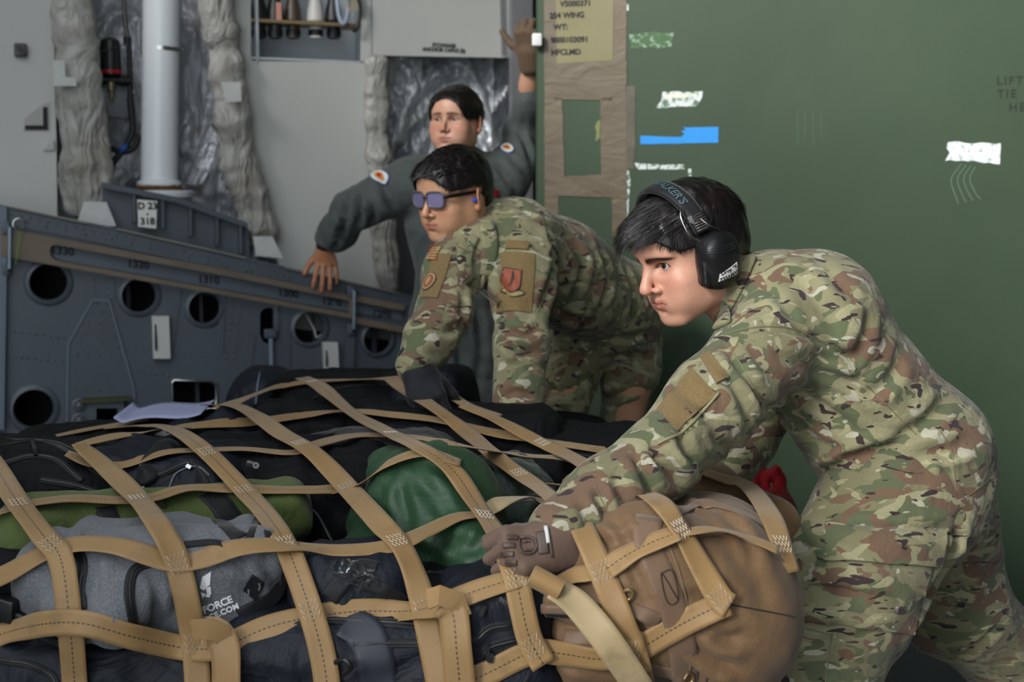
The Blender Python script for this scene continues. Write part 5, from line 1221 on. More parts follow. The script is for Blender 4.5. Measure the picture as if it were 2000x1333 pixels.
def hair_cap(hd, parent, line, thick, strands, seed=1, label=None, bun=False, h=.0035, lenf=None, dirf=None, nf=None, hw=.0010):
    "hair: a cap over the cranium plus individual locks; line(x,y,z)->True where hair grows (head coordinates)"
    s = SDF((-.12, -.15, -.12), (.12, .14, .16), h)
    s.ell((0, -.014, .030), (.077*hd['wide']+thick, .099+thick, .090+thick*1.1), 0)
    s.ell((0, .030, .030), (.064*hd['wide']+thick, .064+thick, .056+thick), .03)
    s.cone((0, -.055, -.02), (0, -.05, -.05), .052+thick*.5, .045, .03); s.ell((0, .068, .048), (.05+thick, .022+thick, .035+thick), .03)
    if bun: s.ell((0, -.105, .0), (.035, .03, .035), .02)
    V, Q = s.mesh(); N = vnormals(V, Q)
    V = V+N*(.0025*noise3(V*np.array([60, 60, 25])+seed))[:, None]
    keepv = line(V[:, 0], V[:, 1], V[:, 2]); ok = keepv[Q].all(1); Qk = Q[ok]
    # thickness inwards so the cap closes against the scalp
    used = np.unique(Qk); mp = -np.ones(len(V), int); mp[used] = np.arange(len(used)); Vk = V[used]; Nk = N[used]; Qk = mp[Qk]; m = len(Vk)
    edge = {}
    for q in Qk:
        for i in range(4):
            a, b = q[i], q[(i+1) % 4]; edge[(a, b)] = 1
    Fs = [tuple(q) for q in Qk]+[tuple(m+i for i in q[::-1]) for q in Qk]
    for (a, b) in list(edge):
        if (b, a) not in edge: Fs.append((b, a, m+a, m+b))
    VV = np.concatenate([Vk, Vk-Nk*(thick+.004)])
    cap = mkobj('hair', hd['O']+VV@hd['R'].T, Fs, M_hair); adopt(cap, parent)
    if label: cap['label'] = label
    # locks
    rs = np.random.RandomState(seed); idx = rs.choice(len(Vk), strands); mb = MB(); SV = []; SF = []
    for i in idx:
        p = Vk[i]-Nk[i]*.003; n = Nk[i]; d0 = dirf(p); d0 = nrm(d0-n*(d0@n)*.8); L = lenf(p)*(.7+.6*rs.rand()); d0 = nrm(d0+rs.normal(size=3)*.07)
        w = nrm(np.cross(n, d0)); pts = []; q = p.copy(); d = nrm(d0+n*(nf(p) if nf else .45))
        ns_ = 4
        for k in range(ns_+1):
            pts.append(q.copy()); q = q+d*L/ns_
            d = nrm(d*.8+d0*.35+np.array([0, 0, -.10]))
        b = len(SV); wid = hw*(.6+.8*rs.rand())
        for k, p_ in enumerate(pts):
            ww = wid*(1-k/ns_)**.6+.0001; SV += [p_-w*ww, p_+n*ww*.8, p_+w*ww]
        for k in range(ns_):
            for e in range(2): SF.append((b+k*3+e, b+k*3+e+1, b+(k+1)*3+e+1, b+(k+1)*3+e))
    SV = np.array(SV); lk = mkobj('hair_locks', hd['O']+SV@hd['R'].T, SF, M_hair); adopt(lk, cap)
    return cap
def garment(name, s, mat, parent, amp=.006, sc=8, seed=0, creases=(), label=None, strm=(1, 1, 1), sm=1):
    V, Q = s.mesh(); V = relax(V, Q, sm, .5); V = wrinkle(V, Q, amp, sc, seed, strm); b = BVH(V, Q); N = vnormals(V, Q)
    for c in creases: V = crease(V, N, b, c[0], c[1]*1.6, c[2])
    V = relax(V, Q, 1, .3)
    o = mkobj(name, V, Q, mat); adopt(o, parent)
    if label: o['label'] = label
    return o, BVH(V, Q), V, Q
def hand_sdf(s, wrist, f, b, t, curls, spread=.08, size=1.0, thumb=(.6, .5), thick=1.0, k=.006, wr=.026, palm=1.0):
    """f: toward the fingertips, b: out of the back of the hand, t: toward the thumb side"""
    wrist = np.array(wrist, float); f = nrm(f); b = nrm(np.array(b)-f*(np.array(b)@f)); t = np.cross(f, b)*np.sign(np.cross(f, b)@np.array(t, float)) if True else t
    z = size; kn = []
    lens = [(.040, .024, .020), (.045, .028, .021), (.042, .026, .020), (.033, .020, .018)]; rads = [.0092, .0094, .0090, .0080]
    for i in range(4):
        x = (.030-.020*i)*z; base = wrist+f*(.088-.004*abs(i-1)-(.006 if i == 3 else 0))*z*palm+t*x+b*.002
        s.cone(wrist+t*(x*.55), base, .0145*z*thick, .0120*z*thick, .012); kn.append(base)
        ang = 0; d = nrm(f+t*spread*(1.5-i)*1.0); p = base; c = curls[i] if hasattr(curls[i], '__len__') else (curls[i],)*3
        for j in range(3):
            ang += c[j]; dd = nrm(d*math.cos(ang)-b*math.sin(ang)); q = p+dd*lens[i][j]*z
            s.cone(p, q, rads[i]*z*thick*(1.0-.07*j), rads[i]*z*thick*(.93-.07*j), k); p = q
    s.cone(wrist-f*.03, wrist+f*.02, wr*z, wr*z*.95, .015, (t, 1.25))
    s.ell(wrist+f*.045*z-b*.006*z, (.030*z, .030*z, .016*z), .015, np.stack([f, t, b], 1))
    # thumb
    p = wrist+f*.022*z+t*.022*z-b*.004; d = nrm(t*thumb[0]+f*.75-b*.35)
    q = p+d*.040*z; s.cone(p, q, .0155*z*thick, .0115*z*thick, .012); d2 = nrm(d+f*.4-b*thumb[1]); r = q+d2*.030*z; s.cone(q, r, .0105*z*thick, .0098*z*thick, k); d3 = nrm(d2+f*.2-b*thumb[1]*.7); s.cone(r, r+d3*.024*z, .0098*z*thick, .0080*z*thick, k)
    return kn
def join_body(parts, name, mat, label):
    "one continuous body mesh from head, neck, trunk, limbs"
    V = []; Q = []; C = []; off = 0
    for v, q, c in parts: V.append(v); Q.append(q+off); C.append(c); off += len(v)
    V = np.concatenate(V); Q = np.concatenate(Q); C = np.concatenate(C)
    o = mkobj(name, V, Q, mat, cols=C); tag(o, label, 'person'); return o
def inner(paths, skin, h=.014):
    A = np.concatenate([np.array([p for p in pts]) for pts, r in paths]); s = SDF(A.min(0)-.2, A.max(0)+.2, h)
    for pts, r in paths: s.path(pts, r, .04)
    V, Q = s.mesh(); return V, Q, np.tile(np.array(hexc(skin)[:3]), (len(V), 1))
def shoe(s, ankle, f):
    f = nrm([f[0], f[1], 0]); a = np.array(ankle, float); a0 = np.array([a[0], a[1], 0])
    s.cone(a0+[0, 0, .09], a, .052, .05, .02); s.cone(a0+f*-.04+[0, 0, .045], a0+f*.17+[0, 0, .04], .045, .04, .03, ([f[1], -f[0], 0], 1.1)); s.box(a0+f*.065+np.array([0, 0, .014]), (.14, .05, .014), .01, .005, np.stack([f, [-f[1], f[0], 0], [0, 0, 1]], 1))
M_boot = fabric('tan_boot', '#7c6a52', rough=.85, wr=.2, wscale=30)
M_bootg = fabric('sage_boot', '#2b2c2a', rough=.8, wr=.2, wscale=30)

# ------------------------------------------------------------------ FRONT AIRMAN (ear defenders)
SK3 = '#dba78e'
f3, u3 = (-.84, -.41, -.32), (-.05, 0, 1)
h3 = make_head(W(1347, 491, 2.47), f3, u3, SK3, W(1462, 612, 2.50), nose=1.25, jaw=.96, h=.0016, scale=1.02, open_=1.65, mouth_w=1.15, brow_w=.0070, brow_z=.0150, brow_l=.050)
P3 = dict(pel=D(1800, 900, 2.52), mid=D(1690, 760, 2.5), ch=D(1560, 630, 2.5))
inn = inner([([P3['pel'], P3['mid'], P3['ch'], D(1470, 600, 2.5)], [.10, .09, .09, .05]), ([P3['ch'], D(1465, 690, 2.33), D(1280, 905, 2.15), D(1078, 1050, 2.00)], [.05, .045, .035, .028]),
             ([P3['ch'], D(1520, 720, 2.70), D(1440, 870, 2.66), D(1345, 965, 2.52)], [.05, .045, .035, .028]),
             ([P3['pel'], D(1755, 1000, 2.42), D(1610, 1310, 2.3), D(1690, 1600, 2.44)], [.09, .07, .05, .035]), ([P3['pel'], D(1830, 1020, 2.7), D(1990, 1310, 2.86), (1.30, 3.05, .14)], [.09, .07, .05, .035])], SK3)
man3 = join_body([(h3['V'], h3['Q'], h3['C']), inn], 'person', M_skin, 'airman in camouflage with black ear defenders leaning over the tan duffel, looking left')
add_eyes(h3, (-.76, -.62, .0), man3)
recenter_done = False
# trousers
s = SDF((.25, 1.95, .06), (1.62, 3.2, .98), .0085)
s.cone(D(1805, 920, 2.54), D(1790, 970, 2.54), .132, .135, .05, ([0, 1, 0], 1.25))
s.path([D(1742, 985, 2.45), D(1642, 1165, 2.36), D(1578, 1310, 2.29), D(1640, 1480, 2.36), D(1690, 1640, 2.44)], [.138, .128, .106, .088, .075], .05)
s.path([D(1830, 1010, 2.66), D(1862, 1180, 2.76), D(1985, 1300, 2.86), D(2130, 1400, 2.98), (1.33, 3.03, .16)], [.118, .108, .092, .082, .07], .05)
tr3, tr3b, V_, Q_ = garment('trousers', s, M_camo3b, man3, .007, 7, 4, [
    ([(1612, 1020), (1700, 1035), (1830, 1040), (1890, 1000)], .006, .012), ([(1520, 1190), (1580, 1215), (1650, 1222)], .005, .009), ([(1760, 1235), (1800, 1180), (1850, 1090), (1880, 1010)], .010, .014),
    ([(1590, 1270), (1630, 1250), (1700, 1240)], .005, .01), ([(1900, 1060), (1880, 1130), (1900, 1170)], .006, .012), ([(1830, 1300), (1900, 1270), (1960, 1215)], .006, .012), ([(1850, 1040), (1890, 1060), (1910, 1085)], .006, .01), ([(1560, 1120), (1600, 1090), (1640, 1040)], .004, .01)])
# cargo pocket with its flap
def pixpatch(bv, par, c4, nm, mat, off=.004, th=.004, nx=20, ny=14, bulge=0.0):
    "panel sewn on a garment, its four corners given as seen in the photograph"
    TL, TR, BR, BL = [np.array(c, float) for c in c4]; A = []; NN = []; last = None
    for j in range(ny+1):
        for i in range(nx+1):
            u, v = i/nx, j/ny; p = (TL*(1-u)+TR*u)*(1-v)+(BL*(1-u)+BR*u)*v; r = ray(*p); hh, n_, _, dd = bv.ray_cast(Vector(CAM), Vector(r), 6)
            if hh is None or (last is not None and abs(dd-last) > .10): hh, n_, _, _ = bv.find_nearest(Vector(CAM+r*(last or 2.3))); dd = last
            last = dd; n_ = np.array(n_); A.append(np.array(hh)); NN.append(n_ if n_@r < .3 else -n_)
    A = np.array(A).reshape(ny+1, nx+1, 3); NN = np.array(NN).reshape(ny+1, nx+1, 3)
    for _ in range(3):
        B = A.copy(); B[1:-1, 1:-1] = (A[:-2, 1:-1]+A[2:, 1:-1]+A[1:-1, :-2]+A[1:-1, 2:])/4; A = B; C = NN.copy(); C[1:-1, 1:-1] = (NN[:-2, 1:-1]+NN[2:, 1:-1]+NN[1:-1, :-2]+NN[1:-1, 2:])/4; NN = C
    uu = np.linspace(-1, 1, nx+1)[None, :, None]; vv = np.linspace(-1, 1, ny+1)[:, None, None]; bl = bulge*(1-uu**4)*(1-vv**4)
    T = (A+NN*(off+bl)).reshape(-1, 3); Bt = (A-NN*th).reshape(-1, 3); m = len(T); ix = lambda i, j: j*(nx+1)+i; Fs = []
    for j in range(ny):
        for i in range(nx): Fs.append((ix(i, j), ix(i+1, j), ix(i+1, j+1), ix(i, j+1))); Fs.append((m+ix(i, j), m+ix(i, j+1), m+ix(i+1, j+1), m+ix(i+1, j)))
    rg = [ix(i, 0) for i in range(nx)]+[ix(nx, j) for j in range(ny)]+[ix(i, ny) for i in range(nx, 0, -1)]+[ix(0, j) for j in range(ny, 0, -1)]
    for a, b in zip(rg, rg[1:]+rg[:1]): Fs.append((a, m+a, m+b, b))
    o = MB().add(list(T)+list(Bt), Fs).build(nm, mat, smooth=True, ang=50); adopt(o, par); return o
pixpatch(tr3b, tr3, [(1600, 1096), (1818, 1106), (1782, 1238), (1556, 1212)], 'cargo_pocket', M_camo3b, .006, .006, bulge=.010)
pixpatch(tr3b, tr3, [(1618, 1024), (1846, 1034), (1828, 1108), (1602, 1098)], 'pocket_flap', M_camo3b, .014, .008, bulge=.003)
for pts in ([(1500, 1215), (1560, 1225), (1622, 1240)], [(1625, 1235), (1612, 1333)]):
    P, N = cam_path(tr3b, pts, 24, .0175 if pts[0][0] == 1612 else .001)
    if P is not None: b = strap_mesh(P, N, .0022, .0012); adopt(mkobj('seam', b[0], b[1], paint('seam_thread', '#6d6a50', .8), uv=b[2]), tr3)
s = SDF((.4, 2.1, -.005), (1.7, 3.35, .33), .009)
shoe(s, D(1695, 1640, 2.44)*[1, 1, 0]+[0, 0, .15], (-1, -.15, 0)); V, Q = s.mesh(); adopt(mkobj('boot', V, Q, M_boot), man3)
s = SDF((.9, 2.6, -.005), (1.7, 3.5, .33), .009)
shoe(s, (1.345, 3.04, .15), (-1, .1, 0)); V, Q = s.mesh(); adopt(mkobj('boot', V, Q, M_boot), man3)
# jacket
s = SDF((-.02, 1.92, .66), (1.12, 3.0, 1.40), .0068)
FY = ([0, 1, 0], 1.35)
s.cone(D(1792, 885, 2.53), D(1768, 960, 2.53), .130, .146, .04, FY); s.cone(D(1795, 875, 2.53), D(1680, 758, 2.51), .112, .112, .05, FY)
s.cone(D(1680, 758, 2.51), D(1572, 630, 2.50), .112, .130, .05, FY); s.cone(D(1575, 628, 2.50), D(1500, 590, 2.49), .132, .095, .05, FY)
s.cone(D(1590, 780, 2.5), D(1650, 860, 2.5), .070, .080, .04, ([0, 1, 0], 1.6))
s.cone(D(1500, 590, 2.49), D(1448, 574, 2.49), .085, .066, .03)
s.path([D(1502, 675, 2.36), D(1392, 790, 2.25), D(1283, 902, 2.15), D(1190, 962, 2.08), D(1092, 1040, 2.01)], [.088, .076, .061, .056, .046], .03)
s.cone(D(1170, 978, 2.07), D(1150, 992, 2.055), .055, .055, .01); s.cone(D(1112, 1022, 2.03), D(1088, 1042, 2.01), .048, .047, .01)
s.path([D(1530, 710, 2.66), D(1455, 860, 2.66), D(1420, 910, 2.60), D(1352, 965, 2.53)], [.08, .056, .052, .046], .03)
s.half(D(1800, 1003, 2.5), (.25, 0, -.97), .004)
cz = [([(1600, 925), (1650, 905), (1715, 878), (1760, 870)], .014, .013), ([(1560, 820), (1600, 870), (1680, 890)], .008, .014), ([(1418, 660), (1500, 640), (1600, 665), (1660, 700), (1690, 745)], .005, .008),
      ([(1410, 665), (1460, 740), (1500, 800), (1560, 830)], .007, .012), ([(1500, 690), (1580, 720), (1690, 760), (1760, 820)], .005, .012), ([(1530, 760), (1600, 790), (1680, 850)], .006, .012),
      ([(1560, 540), (1610, 600), (1640, 650)], .004, .015), ([(1700, 600), (1690, 660), (1660, 700)], .005, .014), ([(1760, 690), (1740, 740), (1690, 780)], .006, .014), ([(1850, 780), (1800, 830), (1740, 860)], .007, .014),
      ([(1900, 860), (1850, 880), (1800, 890)], .006, .014), ([(1840, 880), (1850, 940), (1860, 985)], .005, .010), ([(1270, 870), (1300, 915), (1340, 945)], .010, .013), ([(1240, 885), (1262, 935), (1275, 975)], .008, .012), ([(1330, 830), (1340, 880), (1370, 915)], .007, .012),
      ([(1200, 925), (1215, 970), (1230, 1000)], .006, .010), ([(1165, 955), (1180, 1000), (1190, 1030)], .007, .009), ([(1130, 985), (1150, 1020), (1160, 1050)], .005, .009), ([(1310, 690), (1330, 760), (1400, 830)], .006, .012), ([(1420, 720), (1450, 780), (1465, 840)], .007, .013),
      ([(1480, 560), (1520, 580), (1560, 640)], .004, .012), ([(1600, 500), (1640, 560), (1700, 590)], .003, .014), ([(1440, 880), (1410, 870), (1390, 850)], .006, .01), ([(1400, 960), (1380, 940), (1370, 915)], .006, .01), ([(1560, 690), (1620, 700), (1700, 690)], .004, .014)]
jk3, jk3b, V_, Q_ = garment('jacket', s, M_camo3, man3, .0042, 8, 9, cz)
def seam_on(bvh, par, pts, w=.0022, off=.0008, col='#6d6a50', name='seam', th=.0012):
    P, N = cam_path(bvh, pts, 26, off)
    if P is not None: b = strap_mesh(P, N, w, th); adopt(mkobj(name, b[0], b[1], paint('thread'+col, col, .8), uv=b[2]), par)
for pts in ([(1412, 655), (1470, 640), (1540, 640), (1600, 665), (1650, 690)], [(1412, 665), (1440, 700), (1475, 760), (1510, 800), (1540, 815)], [(1650, 690), (1672, 715), (1660, 735)], [(1835, 840), (1858, 880), (1865, 930), (1868, 982)], [(1690, 750), (1740, 800), (1790, 850)], [(1160, 950), (1180, 985), (1200, 1030)], [(1613, 1008), (1700, 1004), (1795, 998)], [(1800, 996), (1870, 980), (1935, 938)]): seam_on(jk3b, jk3, pts)
# collar
s = SDF(D(1440, 565, 2.5)-.16, D(1440, 565, 2.5)+.16, .004); ax = nrm(D(1430, 555, 2.49)-D(1500, 600, 2.49))
s.cone(D(1474, 590, 2.49), D(1440, 560, 2.49), .084, .070, .01, ([0, 1, 0], 1.12)); s.cone(D(1490, 600, 2.49), D(1410, 535, 2.49), .074, .060, .004, ([0, 1, 0], 1.12), 'sub')
s.half(D(1440, 560, 2.49), nrm([-.8, 0, .25])); s.half(D(1482, 596, 2.49), nrm([.8, 0, -.35]))
garment('collar', s, M_camo3, man3, .003, 14, 3)
P, N = cam_path(jk3b, [(1462, 508), (1448, 545), (1428, 590), (1412, 640)], 24, .006)
if P is not None: b = strap_mesh(P, N, .034, .011); adopt(mkobj('collar_band', b[0], b[1], M_camo3, uv=b[2]), jk3)
# sleeve loop panel
pixpatch(jk3b, jk3, [(1350, 722), (1398, 772), (1322, 842), (1284, 802)], 'sleeve_panel', M_velcro, .004, .004)
pixpatch(jk3b, jk3, [(1368, 700), (1388, 690), (1422, 738), (1400, 752)], 'shoulder_tab', M_velcro, .006, .005)
seam_on(jk3b, jk3, [(1404, 768), (1370, 806), (1330, 846), (1285, 868)], .005, .003, '#8a8464', 'panel_edge', .003)
# gloves
s = SDF(D(1020, 1070, 1.97)-.15, D(1020, 1070, 1.97)+.15, .0032)
fh = nrm(D(985, 1070, 1.955)-D(1065, 1062, 1.99)); bk = (-.15, -.80, .58)
kn = hand_sdf(s, D(1093, 1068, 1.99), fh, bk, (0, .6, .8), [(1.2, 1.3, .9), (1.25, 1.35, .9), (1.25, 1.35, .9), (1.2, 1.3, .9)], .13, 1.0, (.5, 1.1), 1.08, .0015, .031)
s.cone(D(1096, 1044, 2.0), D(1062, 1064, 1.985), .040, .037, .012)
V, Q = s.mesh(); gl, glb = (lambda o: (adopt(o, man3), BVH(V, Q)))(mkobj('glove', V, Q, M_glove)); gl['label'] = 'brown leather work glove gripping a net strap'
def gl_line(pts, w, mt, nm='glove_seam', off=.0015, th=.002):
    P, N = cam_path(glb, pts, 14, off)
    if P is not None: b = strap_mesh(P, N, w, th); adopt(mkobj(nm, b[0], b[1], mt, uv=b[2]), gl)
for k, (x, y) in enumerate(((990, 1052), (984, 1067), (983, 1084), (990, 1100))):
    gl_line([(x, y), (x+11, y-1), (x+20, y)], .0085, M_gpad, 'knuckle_pad', .002, .004)
    for j in (-3, 3): gl_line([(x+1, y+j), (x+18, y+j)], .0012, M_web)
for q in ([(1014, 1052), (1044, 1050), (1049, 1064), (1046, 1080), (1018, 1084), (1012, 1068), (1014, 1052)], [(1020, 1060), (1040, 1058), (1042, 1074), (1022, 1076)]): gl_line(q, .0040, M_gpad, 'back_panel', .002, .003)
gl_line([(1056, 1040), (1060, 1060), (1062, 1082)], .016, M_gpad, 'wrist_tab', .002, .003); gl_line([(1070, 1034), (1074, 1060), (1078, 1088)], .004, M_gpad, 'cuff_edge', .002, .003)
P, N = cam_path(glb, [(1066, 1030), (1070, 1062)], 8, .003); 
if P is not None: b = strap_mesh(P, N, .006, .002); adopt(mkobj('cuff_label', b[0], b[1], M_offw, uv=b[2]), gl)
s = SDF(D(1310, 975, 2.5)-.16, D(1310, 975, 2.5)+.16, .0042)
hand_sdf(s, D(1352, 965, 2.52), nrm(D(1270, 968, 2.42)-D(1352, 965, 2.52)), (-.1, -.35, .9), (.2, -1, 0), [(.5, .7, .5)]*4, .06, 1.06, (.5, .5), 1.15, .006, .032)
V, Q = s.mesh(); g2 = adopt(mkobj('glove', V, Q, M_glove), man3); g2['label'] = 'brown work glove pressing on the tan duffel'
# hair
def male_line(x, y, z, top=.068, w=.074):
    return ((y < .012) & (z > np.where(y > -.034, .022, np.where(y > -.055, -.012, -.052)))) | ((y >= .012) & ((x/w)**2+((z+.004)/top)**2 > 1) & (z > .020))
def line3(x, y, z): return male_line(x, y, z, .072, .078)
def dir3(p):
    x, y, z = p
    if y > .0 and z > .05: return np.array([.35, 1.0, -.12])
    if z > .03: return np.array([-.1*np.sign(x), .45 if y > -.05 else -.3, -.6])
    return np.array([0, .1, -1.])
def len3(p): return .007 if abs(p[0]) > .058 and p[2] < .06 else .042 if (p[1] > .03 and p[2] > .055) else (.030 if p[2] > .06 else (.012 if p[2] > .03 else .006))
hair3 = hair_cap(h3, man3, line3, .010, 9000, 4, 'short straight black hair swept over the forehead', h=.0032, lenf=len3, dirf=dir3, hw=.0007, nf=lambda p: .16)
# ear defenders
R3, O3 = h3['R'], h3['O']
def L3(x, y, z): return O3+R3@np.array([x, y, z])
ed = empty('ear_defenders', L3(0, 0, 0)); adopt(ed, man3); ed['label'] = 'black ear defenders with a wide headband'
def e3(o, par=None):
    o.parent = par or ed; o.location = Vector(o.location)-wloc(par or ed); return o
for q in (-1, 1):
    s = SDF((-.16, -.10, -.12), (.16, .10, .10), .003)
    Rc = np.array(Matrix.Rotation(math.radians(12), 3, 'X')); c = np.array([-.100, .008, -.012]) if q < 0 else np.array([.090, -.004, -.012])
    s.ell(c, (.028, .042, .051), .004, Rc); s.box(c+[-q*.010, 0, 0], (.012, .034, .044), .012, .02, Rc); s.ell(c+[q*.018, .010, .020], (.012, .022, .018), .02, Rc)
    s.box(c+[q*.004, .040, -.012], (.010, .006, .022), .004, .003, Rc)
    V, Q = s.mesh(); cup = mkobj('ear_cup', O3+V@R3.T, Q, M_black); e3(cup); cb = BVH(O3+V@R3.T, Q)
    s = SDF((-.16, -.10, -.12), (.16, .10, .10), .003); s.box(c+[-q*.022, 0, 0], (.009, .032, .043), .0085, 0, Rc); V, Q = s.mesh(); e3(mkobj('ear_cushion', O3+V@R3.T, Q, M_dark))
    if q == 1: continue
    m = MB(); m.tube(crom([L3(q*.108, .034, .030), L3(q*.106, .056, .052), L3(q*.098, .058, .085), L3(q*.086, .042, .098)], 16), .0014, 6); m.tube(crom([L3(q*.108, -.005, .040), L3(q*.108, .014, .055), L3(q*.100, .022, .070)], 12), .0018, 6); e3(m.build('wire_yoke', M_steel, smooth=True))
    if q == -1:
        cupn = cb; dL = nrm(R3@np.array([1., 0, 0]))
        lab = drape_patch(cb, L3(-.135, .012, -.034), dL, R3@np.array([0, .12, 1]), .040, .022, .0012, .0012, 8, 5, lambda a, b: (a+.12*b, b*(.75+.2*a))); lo_ = lab.build('paper_label', paint('label_white', '#e8e8e6', .6)); e3(lo_, cup)
        upL = R3@np.array([0, .10, 1]);
        for s_, dz in (('Drop 94', .0055), ('735AMXS', -.0055)):
            m = MB(); put_text_on(m, cb, s_, L3(-.14, .012, -.034+dz), dL, upL, .0098, .0026, font_off=.0003); e3(m.build('lettering', M_ink), cup)
        for kk in range(3):
            P, N = surf_path(cb, [L3(-.13, -.015, .004+kk*.005), L3(-.133, .015, .006+kk*.005), L3(-.13, .045, .012+kk*.005)], 14, .0008); b = strap_mesh(P, N, .0012, .0008); e3(mkobj('groove', b[0], b[1], M_web, uv=b[2]), cup)
# headband: padded band over the crown
A = []; NN = []
for a in np.linspace(-1.28, 1.28, 40):
    rx, rz = .104, .121; A.append(L3(rx*math.sin(a), .028-.012*abs(math.sin(a))+.006, .022+rz*math.cos(a)-.010)); NN.append(R3@nrm([math.sin(a), .15, math.cos(a)]))
b = strap_mesh(np.array(A), np.array(NN), [.040-.008*abs(x) for x in np.linspace(-1, 1, 40)], .012); bb_ = mkobj('headband', b[0], b[1], M_web, uv=b[2]); e3(bb_)
hbv = BVH(np.array(b[0]), np.array([f for f in b[1] if len(f) == 4]))
m = MB(); c = L3(-.10, .022, .085); dL = nrm(R3@np.array([.85, 0, -.5])); put_text_on(m, hbv, "WALKER'S", L3(-.058, .032, .17), nrm(R3@np.array([.42, 0, -1])), R3@np.array([0, -1, 0.0]), .020, .002, font_off=.0005, shear=.3); e3(m.build('lettering', paint('teal_print', '#3d5257', .5)), bb_)
# flag badge
fc = L3(-.150, .028, .085); fl_ = drape_patch(hbv, fc, nrm(R3@np.array([.92, 0, -.38])), R3@np.array([.38, 0, .92]), .036, .034, .0020, .002, 6, 6); fo_ = fl_.build('flag_badge', paint('badge_black', '#1c1a1b', .4)); e3(fo_, bb_)
fbv = BVH(np.array([tuple(v.co) for v in fo_.data.vertices]), np.array([list(p.vertices) for p in fo_.data.polygons if len(p.vertices) == 4]))
M_pew = paint('pewter', '#8f867f', .35, .8); xx = nrm(np.cross(nrm(R3@np.array([.92, 0, -.38])), R3@np.array([.38, 0, .92]))); yy = nrm(R3@np.array([.38, 0, .92]))
base = np.array(wloc(fo_))
for kk in range(7):
    m = MB(); yv = -.0138+kk*.0046
    x0 = -.015 if kk < 4 else (.000); pts = [fc-nrm(R3@np.array([.92, 0, -.38]))*0+xx*xv+yy*yv for xv in np.linspace(x0, .015, 6)]; PP = []
    for p in pts:
        hh, nn_, _, _ = hbv.ray_cast(Vector(p), Vector(nrm(R3@np.array([.92, 0, -.38]))), .2)
        if hh is not None: PP.append(np.array(hh)-nrm(R3@np.array([.92, 0, -.38]))*.0030)
    if len(PP) > 2: m.tube(PP, .0007, 6); e3(m.build('stripe', M_pew), bb_)
m = MB()
for a in range(5):
    for b_ in range(4):
        p = fc+xx*(-.0140+a*.0032)+yy*(.0025+b_*.0034); hh, nn_, _, _ = hbv.ray_cast(Vector(p), Vector(nrm(R3@np.array([.92, 0, -.38]))), .2)
        if hh is not None: m.lathe(np.array(hh)-nrm(R3@np.array([.92, 0, -.38]))*.0022, -nrm(R3@np.array([.92, 0, -.38])), [(.0008, 0), (.0008, .001), (.0002, .0013)], 6)
st_ = m.build('stars', M_pew); st_['kind'] = 'stuff'; e3(st_, bb_)
# ------------------------------------------------------------------ MIDDLE AIRMAN (sunglasses)
SK2 = '#c99c7a'
h2 = make_head(W(887, 380, 3.35), (-.70, -.69, -.17), (.03, 0, 1), SK2, W(955, 455, 3.42), nose=1.1, jaw=1.02, h=.0020, scale=.94, wide=1.02, mouth_w=1.1)
inn = inner([([D(1200, 590, 3.78), D(1090, 530, 3.6), D(985, 485, 3.42), D(955, 470, 3.40)], [.09, .09, .08, .05]), ([D(985, 490, 3.42), D(890, 500, 3.3), D(862, 610, 3.2), D(806, 720, 3.06), D(830, 738, 3.05)], [.05, .045, .04, .028, .026]),
             ([D(985, 490, 3.42), D(1015, 510, 3.32), D(1022, 670, 3.2), D(1012, 845, 3.08)], [.05, .045, .04, .028]),
             ([D(1180, 600, 3.78), D(1130, 660, 3.78), D(1108, 760, 3.74), (.15, 3.78, .42), (.12, 3.85, .12)], [.09, .06, .05, .045, .035]), ([D(1190, 600, 3.8), D(1230, 640, 3.85), D(1235, 740, 3.82), (.31, 3.85, .45), (.33, 3.95, .12)], [.09, .07, .055, .045, .035])], SK2)
man2 = join_body([(h2['V'], h2['Q'], h2['C']), inn], 'person', M_skin, 'airman in camouflage and sunglasses bending over the far side of the netted bags')
add_eyes(h2, (-.8, -.5, 0), man2)
s = SDF((-.05, 3.4, .05), (.65, 4.22, 1.22), .011)
s.cone(D(1205, 590, 3.8), D(1195, 620, 3.8), .125, .125, .04, ([0, 1, 0], 1.15))
s.path([D(1145, 640, 3.78), D(1112, 740, 3.76), D(1090, 860, 3.72), (.13, 3.76, .35), (.12, 3.86, .16)], [.095, .070, .064, .06, .06], .04)
s.path([D(1226, 630, 3.84), D(1232, 730, 3.84), D(1205, 850, 3.86), (.30, 3.88, .40), (.33, 3.96, .16)], [.105, .078, .058, .06, .06], .04)
garment('trousers', s, M_camo2b, man2, .010, 8, 14, [([(1170, 640), (1200, 660), (1280, 650)], .008, .012), ([(1180, 700), (1230, 690), (1270, 705)], .007, .012), ([(1075, 700), (1110, 690), (1150, 700)], .007, .012), ([(1060, 760), (1100, 770), (1140, 750)], .008, .012), ([(1180, 780), (1220, 770), (1260, 760)], .007, .012), ([(1055, 820), (1090, 800), (1130, 815)], .007, .012)])
for a, f in (((.12, 3.86, .20), (-1, -.4, 0)), ((.33, 3.96, .20), (-1, -.3, 0))):
    s = SDF((a[0]-.35, a[1]-.25, -.005), (a[0]+.2, a[1]+.2, .33), .010); shoe(s, a, f); V, Q = s.mesh(); adopt(mkobj('boot', V, Q, M_boot), man2)
s = SDF((-.34, 2.90, .68), (.60, 4.05, 1.42), .0085); F2 = (nrm([.6, .8, 0]), 1.2)
s.cone(D(1198, 585, 3.78), D(1090, 528, 3.6), .118, .128, .05, ([.3, .9, 0], 1.15)); s.cone(D(1090, 528, 3.6), D(1000, 482, 3.44), .128, .122, .05, ([0, 1, 0], 1.15))
